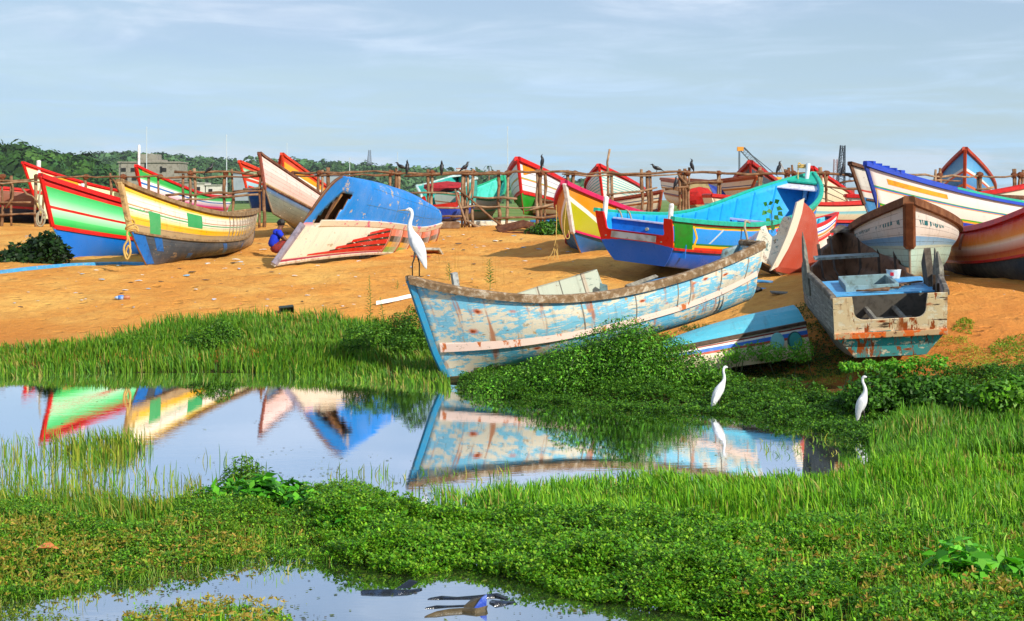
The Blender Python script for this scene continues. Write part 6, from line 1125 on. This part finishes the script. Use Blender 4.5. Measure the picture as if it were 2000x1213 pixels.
# dry bents behind the wreck bow
p,r=sample([(830,560),(1000,570),(1000,590),(830,580)],10,50,z=.6); blades(p,r,.4,.6,.005,('b8923a','a8843a'),name='dry_grass',lean=.3)

# floating weed, bits of leaf and scum on the ponds
def floaters(P_,n,seed,near):
    r=np.random.RandomState(seed); lo=P_.min(0); hi=P_.max(0); lo=np.maximum(lo,[-9,7.5]); hi=np.minimum(hi,[9,24]); p=lo+(hi-lo)*r.rand(n,2); p=p[in_poly(p[:,0],p[:,1],P_)]; d=poly_dist(p[:,0],p[:,1],P_); f=fbm(p[:,0]*2.5+4,p[:,1]*2.5,3); k=r.rand(len(p))<np.clip(1.2*np.exp(-d/near)*(f>.42)+.12*(f>.62),0,1); p=p[k]; n=len(p)
    a=r.rand(n)*6.28; L=(.012+.03*r.rand(n)**2)[:,None]; d_=np.stack([np.cos(a),np.sin(a),.15*r.rand(n)],1); s_=np.stack([-np.sin(a),np.cos(a),0*a],1)*(.15+.35*r.rand(n))[:,None]; c=np.stack([p[:,0],p[:,1],np.full(n,.004)],1)
    V=np.stack([c,c+d_*L*.5+s_*L,c+d_*L,c+d_*L*.5-s_*L],1).reshape(-1,3); tag(fast_mesh('floating_weed',V,np.arange(len(V)).reshape(-1,4),LEAF,np.repeat(cols_of(('4a5a1c','6a7a28','3a3a18','5a4a24','7a8a30'),n,r,.3),4,0)),kind='stuff')
floaters(POND1,50000,60,.4); floaters(POND2,13000,61,.16)

# ---------------- ropes, litter, timber, floating rubbish ----------------
RP=plain('rope_yellow','c8a860','96783a',grime=.15,rough=.85,scale=60,bs=.8); RP2=plain('rope_grey','a89c84','786c58',grime=.2,rough=.85,scale=60,bs=.8)
def rope(label,pts,r=.014,mat=None,closed=False):
    P=np.array(pts,float); t=np.linspace(0,len(P)-1,len(P)*6); Q=[]
    for q in t:
        i=min(int(q),len(P)-2); f=q-i; p0=P[max(i-1,0)];p1=P[i];p2=P[i+1];p3=P[min(i+2,len(P)-1)]; Q.append(.5*((2*p1)+(-p0+p2)*f+(2*p0-5*p1+4*p2-p3)*f*f+(-p0+3*p1-3*p2+p3)*f**3))
    mb=MB(); mb.tube(Q,r,6); o=mb.build('rope',[mat or RP],None,smooth=True); c=np.mean(Q,axis=0)
    for v in o.data.vertices: v.co-=Vector(c)
    o.location=c.tolist(); return tag(o,label,'rope')
D=31.6
rope('thick yellow mooring rope knotted round the bow of the yellow and white boat',[px_d(x,y,D+dd) for x,y,dd in ((244,425,.2),(250,432,0),(258,428,0),(262,436,.1),(250,440,-.1),(246,448,0),(256,444,0),(266,442,.1),(270,452,.1),(262,446,0),(249,452,0),(249,468,0),(243,480,0),(242,490,0),(246,504,0),(250,505,0),(255,492,0),(251,480,0),(246,492,.03),(252,500,.03),(254,478,.03),(250,460,0))],.022)
rope('pale rope loops hanging from the rack left of the green boat',[px_d(x,y,38.5) for x,y in ((80,362),(76,390),(78,410),(72,420),(72,435),(78,442),(86,436),(88,418),(80,408),(74,425),(78,438),(83,420),(79,400))],.022,RP2)
rope('thin yellow rope hanging in a loose coil from the olive bow',[px_d(x,y,34.6) for x,y in ((1086,400),(1087,430),(1086,460),(1083,480),(1078,495),(1070,507),(1075,511),(1082,500),(1084,485),(1088,500),(1084,512),(1090,515),(1088,480),(1086,450))],.010)
rope('pale rope loop drooping down the stem of the olive bow',[px_d(x,y,34.3) for x,y in ((1106,395),(1104,420),(1102,440),(1103,458),(1107,466),(1112,463),(1110,450))],.012)
rope('grey knotted rope over the side of the blue boat',[hull_world(POSE['transomblue'],.33,0.,-1)+np.array(v) for v in ((.1,.05,.05),(.0,-.1,.08),(-.03,-.16,-.05),(.02,-.19,-.3),(-.03,-.22,-.45),(.04,-.24,-.5),(-.02,-.26,-.58),(-.10,-.24,-.72))],.028,RP2)
for k,(u) in enumerate((.11,.16)): rope(('short rope loop over the teal rail nearest the red stern','short rope loop over the teal rail, second from the red stern')[k],[hull_world(POSE['transomblue'],u,0.,1)+np.array(v) for v in ((-.02,.1,0),(0,0,.07),(.06,-.08,.02),(.10,-.10,-.10),(.12,-.1,-.16))],.018,RP2)
rope('yellow cord wrapped round the bitt in the bow of the blue boat',[hull_world(POSE['transomblue'],.985,0.,1)+np.array([-.12+.11*math.cos(a),-.1+.11*math.sin(a),.18+a*.006]) for a in np.linspace(0,15,18)]+[hull_world(POSE['transomblue'],.97,0.,1)+np.array([-.1,-.28,-.25])],.014)
rope('thin yellow cord hanging down the stem of the long white boat',[px_d(x,y,35.7) for x,y in ((1712,370),(1714,390),(1713,410),(1711,425))],.012)
rope('frayed pale rope lying under the upturned hull',[gp(x,y)+np.array([0,0,.03]) for x,y in ((700,500),(706,496),(712,503),(720,498),(724,503),(716,506),(703,505))],.03,RP2)
def slabthing(name,label,cat,px,dims,rot,mats,tilt=0.0,dz=0.0):
    c=gp(*px); mb=MB(); mb.box((0,0,dims[2]/2),dims); o=mb.build(name,mats,None,bevel=min(dims)*.15); o.location=(c+np.array([0,0,dz])).tolist(); o.rotation_euler=(tilt,tilt*.4,rot); return tag(o,label,cat)
# dark crate, hatch frame, timber
c=gp(560,611); o=empty('crate',c); o.scale=(.7,.7,.7); o.rotation_euler=(.1,-.1,.25); tag(o,'small dark green crate lying open on the sand above the far bank','crate')
for q,dm in (((0,.12,.07),(.34,.02,.14)),((0,0,.15),(.36,.26,.02)),((-.17,0,.07),(.02,.24,.14)),((.17,0,.07),(.02,.24,.14))): mb=MB(); mb.box(q,dm); mb.build('panel',[pm('1c2c20','101a14')],o)
c=gp(846,497); o=empty('hatch_frame',c); o.rotation_euler=(-.6,0,-.35); tag(o,'broken white framed hatch with a brown panel right of the upturned hull','hatch')
mb=MB(); mb.box((0,0,.04),(.34,.26,.03)); mb.build('panel',[pm('9a4a20','6c3216')],o)
for q,dm in (((0,.15,.05),(.44,.05,.06)),((0,-.15,.05),(.44,.05,.06)),((.20,0,.05),(.05,.26,.06)),((-.20,0,.05),(.05,.26,.06))): mb=MB(); mb.box(q,dm); mb.build('frame',[pm('b8b4a4','8c8474')],o)
slabthing('plank','reddish broken plank pointing at the white framed hatch','plank',(822,503),(.5,.10,.04),-.5,[pm('b4603c','7c4028')])
slabthing('plank','short dark timber end under the rack, right of the upturned hull','plank',(862,447),(1.1,.4,.22),.1,[WOOD]); 
for k,(x,y,w,h,rot,l) in enumerate(((1000,452,.9,.16,.2,'dark brown board forming the left slope of the timber heap before the rack'),(1050,453,1.0,.18,-.15,'dark brown board forming the right slope of the timber heap before the rack'),(1025,456,1.3,.10,.05,'long thin board lying flat at the foot of the timber heap'))):
    o=slabthing('board',l,'board',(x,y),(w,.5 if k<2 else .12,.05),rot,[M_wood('old_board','5c3420','2c1a10','7e5438')],dz=.12 if k<2 else 0); o.rotation_euler=(.35 if k<2 else 0,(-.22,.2,0)[k],rot)
slabthing('board','long pale board with a blue edge lying along the foot of the rack','board',(1010,441),(3.2,.5,.16),.08,[pm('cfc8b4','9a8c74',chip='3a78b0',cth=.6)])
slabthing('board','blue and white board half under the rack, left of the long pale one','board',(945,438),(2.0,.45,.12),.3,[pm('4a90c0','b8a890',chip='c8b898',cth=.5)])
slabthing('board','blue painted board under the rack, right of the timber heap','board',(1090,442),(1.8,.4,.2),-.05,[pm('1c6cb0','2a5a80')])
for k,(x,y,w,rot,l) in enumerate(((1470,556,.6,.35,'light blue broken board lying behind the wreck stern'),(1492,552,.55,-.5,'light blue splintered board crossing another behind the wreck stern'),(1478,566,.5,-.1,'darker blue board nearest the wreck stern'),(1530,574,.45,.05,'thin grey board on the shaded sand between the wrecks'))):
    slabthing('board',l,'board',(x,y),(w,.16,.025),rot,[pm('2f84b8','3c9cc8',chip='8a7a68') if k<3 else GREY],tilt=.15)
c=gp(1471,572); lump('stone',c+np.array([0,0,.05]),.13,pm('20242a','15181c'),None,9,(1.2,1,.6)); tag([o for o in COL.objects if o.name.startswith('stone')][-1],'rounded black stone beside the blue boards','stone')
# foam strip
mb=MB(); R=[]
for x,y,w in ((735,596,.04),(752,592,.10),(775,588,.13),(795,583,.14),(815,579,.12),(835,578,.05)):
    c=gp(x,y); R.append([c+np.array(v) for v in ((0,-w,0),(0,w,0),(0,w*.8,.06),(0,-w*.7,.07))])
o=mb.loft(R) or mb.build('foam_sheet',[pm('e4e2dc','c4beb0')]); tag(o,'crumpled white foam sheet on the sand beside the wreck bow','sheet')
# drinks bottle
c=gp(241,587); o=empty('bottle',c+np.array([0,0,.045])); o.rotation_euler=(0,0,.2); tag(o,'crushed plastic bottle with a blue label on the sunlit sand','bottle')
for n_,x0,x1,r0,r1,m in (('body',.0,.12,.042,.045,pm('a8643c','c08860')),('label',-.09,.0,.046,.046,pm('3a78d0','c0d0e8')),('neck',-.16,-.09,.012,.04,pm('9ab8d8'))): mb=MB(); mb.tube([(x0,0,0),((x0+x1)/2,0,.004),(x1,0,0)],[r0,(r0+r1)/2,r1],10); mb.build(n_,[m],o,smooth=True)
# litter scraps: each its own small crumpled piece
LM=[pm('dcd8d0','b0aca4'),pm('c8ccd4','98a4b0'),pm('3a3430','241f1c'),pm('8ab0c8','5c8cac'),pm('b8583c','8c4028'),pm('6a4a34','4a3222')]
LL=['pale paper scrap lying on the sand','greyish plastic scrap lying on the sand','dark scrap lying on the sand','pale blue plastic scrap lying on the sand','small red scrap lying on the sand','brown wood chip lying on the sand']
def scrap_mesh(k,seed):
    r=np.random.RandomState(seed); n=5; a=np.linspace(0,2*np.pi,n,endpoint=False)+r.rand(n)*.6; q=[np.array([math.cos(t)*(.6+.6*r.rand()),math.sin(t)*(.35+.4*r.rand()),.15+.35*r.rand()]) for t in a]; c=np.array([0,0,.5]); mb=MB(); V=q+[c]+[v-np.array([0,0,.15]) for v in q]+[c-np.array([0,0,.15])]
    mb.add(V,[(i,(i+1)%n,5) for i in range(n)]+[((i+1)%n+6,i+6,11) for i in range(n)]+[(i,i+6,(i+1)%n+6,(i+1)%n) for i in range(n)]); o=mb.build('scrap',[LM[k]]); o.scale=(.05,.05,.05); return o
proto=[scrap_mesh(k,90+k) for k in range(6)]; first=[True]*6
r=np.random.RandomState(77)
sp=[(160,588,0,1.3),(383,567,0,1.6),(418,587,1,1.8),(470,595,4,1.2),(610,565,0,1),(600,578,0,1.2),(590,590,2,1),(670,600,0,1.4),(690,596,0,1),(716,499,1,1.3),(760,470,2,1.6),(905,460,0,1.6),(916,468,4,1.2),(966,472,1,1.6),(930,485,0,1.3),(945,482,0,1.2),(905,490,2,1.6),(968,473,0,2.6),(1003,462,3,1.4),(1018,468,5,1.2),(1022,485,3,2.0),(1052,488,3,1.8),(1110,493,1,1.5),(1025,511,0,1.3),(877,463,0,1.3),(895,478,2,2.2),(545,465,0,1.5),(515,489,0,2),(40,602,5,1.6),(232,520,3,1.6),(405,517,0,2.4),(365,540,3,2.2),(375,533,2,1.8),(350,526,5,1.5),(455,515,2,1.8),(200,547,3,1.5),(270,550,1,1.6),(1968,640,5,2.2),(1955,632,0,1.5),(1962,655,1,2),(1870,605,5,1.2),(1945,612,5,1.4),(1850,540,0,1.3),(460,508,0,2),(468,514,1,2.4),(30,443,0,3),(40,440,0,2.6),(620,520,0,1.2),(660,540,0,1.2),(575,540,0,1.4),(1000,533,0,1.0),(1335,615,2,1)]
for k in range(190): sp.append((r.randint(0,1120) if r.rand()<.85 else r.randint(1840,2000),int(455+r.rand()**1.2*150),int(r.choice([0,0,0,1,1,2,3,5,5])),.45+1.0*r.rand()**2))
for x,y,k,sc in sp:
    c=gp(x,y)
    if c[1]<24 or c[1]>46: continue
    if first[k]: o=proto[k]; first[k]=False
    else: o=proto[k].copy(); COL.objects.link(o)
    s_=.035*sc*(1+.02*(c[1]-24)); o.location=(c+np.array([0,0,.004])).tolist(); o.scale=(s_*1.3,s_,s_*.8); o.rotation_euler=(0,0,r.rand()*6.28); tag(o,LL[k],'litter',['pale paper scraps','greyish plastic scraps','dark scraps','pale blue scraps','red scraps','brown wood chips'][k]+' on the sand')
for k in range(6):
    if first[k]: bpy.data.objects.remove(proto[k])
# floating rubbish in the near pond
FM=plain('wet_plastic','12161e','20304a',grime=.3,rough=.18,spec=.7,scale=14); FB=plain('blue_plastic','2c48a8','6a80c8',grime=.1,rough=.3,scale=20); FT=plain('tan_sheet','4c4028','241c14',grime=.3,rough=.4,scale=12)
def float_(name,label,pts,hs,mat,w=.03,extra=()):
    c0=px_at(*pts[0]); o=empty(name,c0); tag(o,label,'rubbish'); mb=MB(); R=[]
    for (x,y),h in zip(pts,hs): c=px_at(x,y)-c0; R.append([c+np.array(v) for v in ((0,-w*(h*20+.4),-.01),(0,w*(h*20+.4),-.01),(.01,w*.6,h),(0,-w*.2,h*1.15),(-.01,-w*.8,h*.6))])
    mb.loft(R); mb.build('sheet',[mat],o)
    for P_,m in extra: mb=MB(); q=[px_at(x,y)-c0+np.array([0,0,z]) for x,y,z in P_]; mb.hexa(q,[v+np.array([0,.012,.004]) for v in q]); mb.build('flap',[m],o)
    return o
float_('floating_sheet','dark folded plastic floating in the near pond, the left piece',[(708,1158),(725,1158),(750,1158),(780,1158),(800,1157),(822,1152)],[.016,.018,.02,.018,.015,.008],FM,.03,[(((775,1150,.0),(800,1152,.01),(815,1148,.035),(800,1147,.045)),FM)])
float_('floating_sheet','tan crumpled sheet with an upright blue flap floating in the near pond',[(832,1204),(850,1200),(875,1196),(905,1194),(930,1196),(950,1192)],[.006,.016,.018,.018,.022,.026],FT,.03,[(((925,1190,.0),(950,1190,.01),(951,1188,.085),(940,1188,.06)),FB),(((905,1186,.0),(925,1189,.0),(945,1186,.06),(920,1182,.03)),FT)])
float_('floating_sheet','thin dark strip floating behind the tan crumpled sheet',[(838,1170),(860,1168),(890,1169),(930,1167),(968,1164),(990,1170)],[.006,.012,.008,.012,.016,.006],FM,.02)
float_('floating_sheet','short dark piece floating right of the upright blue flap',[(958,1176),(968,1180),(985,1179),(1003,1177)],[.01,.02,.015,.004],FM,.03)
float_('floating_sheet','hair thin dark strip floating just above the tan sheet tip',[(833,1188),(850,1186),(875,1185),(920,1183)],[.006,.01,.006,.006],FM,.015)
# fallen brown leaf on the left bank
c=px_at(92,1088,.1); mb=MB(); V=[(-.07,0,0),(-.03,.03,.03),(.02,.025,.035),(.08,.0,0),(.02,-.03,.015),(-.03,-.03,.01)]; mb.add([np.array(v) for v in V]+[np.array(v)-np.array([0,0,.004]) for v in V],[(0,1,2,3,4,5),(11,10,9,8,7,6)]+[(i,i+6,(i+1)%6+6,(i+1)%6) for i in range(6)]); o=mb.build('dead_leaf',[pm('b8703c','8c5428')]); o.location=(c[0],c[1],c[2]+.06); tag(o,'large brown dead leaf lying on the sedge at the left','leaf')
# nets and red bundle on boats behind the rack
c=hull_world(POSE['tealred'],.35,.3,1)*.5+hull_world(POSE['tealred'],.35,.3,-1)*.5; lump('net_heap',c+np.array([0,0,.05]),.75,plain('net_red','a82028','6c1418',grime=.1,rough=.9,scale=12,bs=.8),None,21,(1.1,.9,.28)); tag([o for o in COL.objects if o.name.startswith('net_heap')][-1],'heap of crimson netting in the teal boat','netting')
c=px_d(1366,392,49.5); lump('net_heap',c+np.array([0,0,.15]),.42,plain('net_red2','b01c18','701410',grime=.1,rough=.9,scale=9,bs=.8),None,22,(1.3,.8,.7)); tag([o for o in COL.objects if o.name.startswith('net_heap')][-1],'bright red bundled tarp behind the rack, left of the cream brown banded bow','tarp')
c=px_d(1375,384,50.2); o=empty('tarp_boat',c); tag(o,'tan and deep blue tarpaulin tent behind the red bundle','tarp'); mb=MB(); mb.add([np.array(v) for v in ((-.9,0,-.4),(-.55,.1,.42),(.15,.1,.42),(.5,0,-.3),(.7,.5,-.4))],[(0,3,2,1),(3,4,2)]); mb.build('tan_side',[pm('9a8a5c','6a5c3c')],o); mb=MB(); mb.add([np.array(v) for v in ((.15,.09,.42),(.62,.05,.25),(.95,0,-.35),(.5,-.02,-.3))],[(0,3,2,1)]); mb.build('blue_side',[pm('1c3ca0','142c78')],o)

# ---------------- sea air ----------------
hm_=bpy.data.materials.new('sea_haze'); hm_.use_nodes=True; t_=hm_.node_tree; t_.nodes.clear(); ho=t_.nodes.new('ShaderNodeOutputMaterial'); hv=t_.nodes.new('ShaderNodeVolumePrincipled'); hv.inputs['Color'].default_value=(.80,.88,1,1); hv.inputs['Density'].default_value=.00009; hv.inputs['Anisotropy'].default_value=.1; t_.links.new(hv.outputs[0],ho.inputs['Volume'])
mb=MB(); mb.box((0,700,24),(5200,1800,56)); tag(mb.build('haze',[hm_]),kind='stuff')

# ---------------- marks, trims and fittings go one level down, under the part they sit on ----------------
SUB={'hull':('repair_patch','bare_patch','plank_batten','name_board','bow_board','seam_strip','painted_block','side_flash','batten','lettering','paint_splash','scuff_plate','yellow_bar','orange_wedge','fender_batten','teal_disc','torn_plank'),
     'stern_panel':('arrow_edge',),'checker_plate':('bolt',),'stern_bulkhead':('drain_pipe','bulkhead_sill'),'body':('eye','bill','beak'),'bucket':('sticker',),'wall':('window',),'deck':('deck_splinter',),'transom':('transom_beam',)}
kn=lambda o:o.name.split('.')[0]
for r_ in [o for o in list(COL.objects) if o.parent is None and o.type=='EMPTY']:
    ch=[c for c in r_.children]; by={}
    for c in ch: by.setdefault(kn(c),c)
    for par,subs in SUB.items():
        if par not in by: continue
        for c in ch:
            if kn(c) in subs and c is not by[par]:
                if by[par].parent is r_: c.parent=by[par]
ps=[o for o in COL.objects if kn(o)=='post' and o.parent is rack]
for o in [x for x in COL.objects if kn(x)=='lashing']:
    c=o.data.vertices[0].co; o.parent=min(ps,key=lambda q:(q.data.vertices[0].co-c).length)
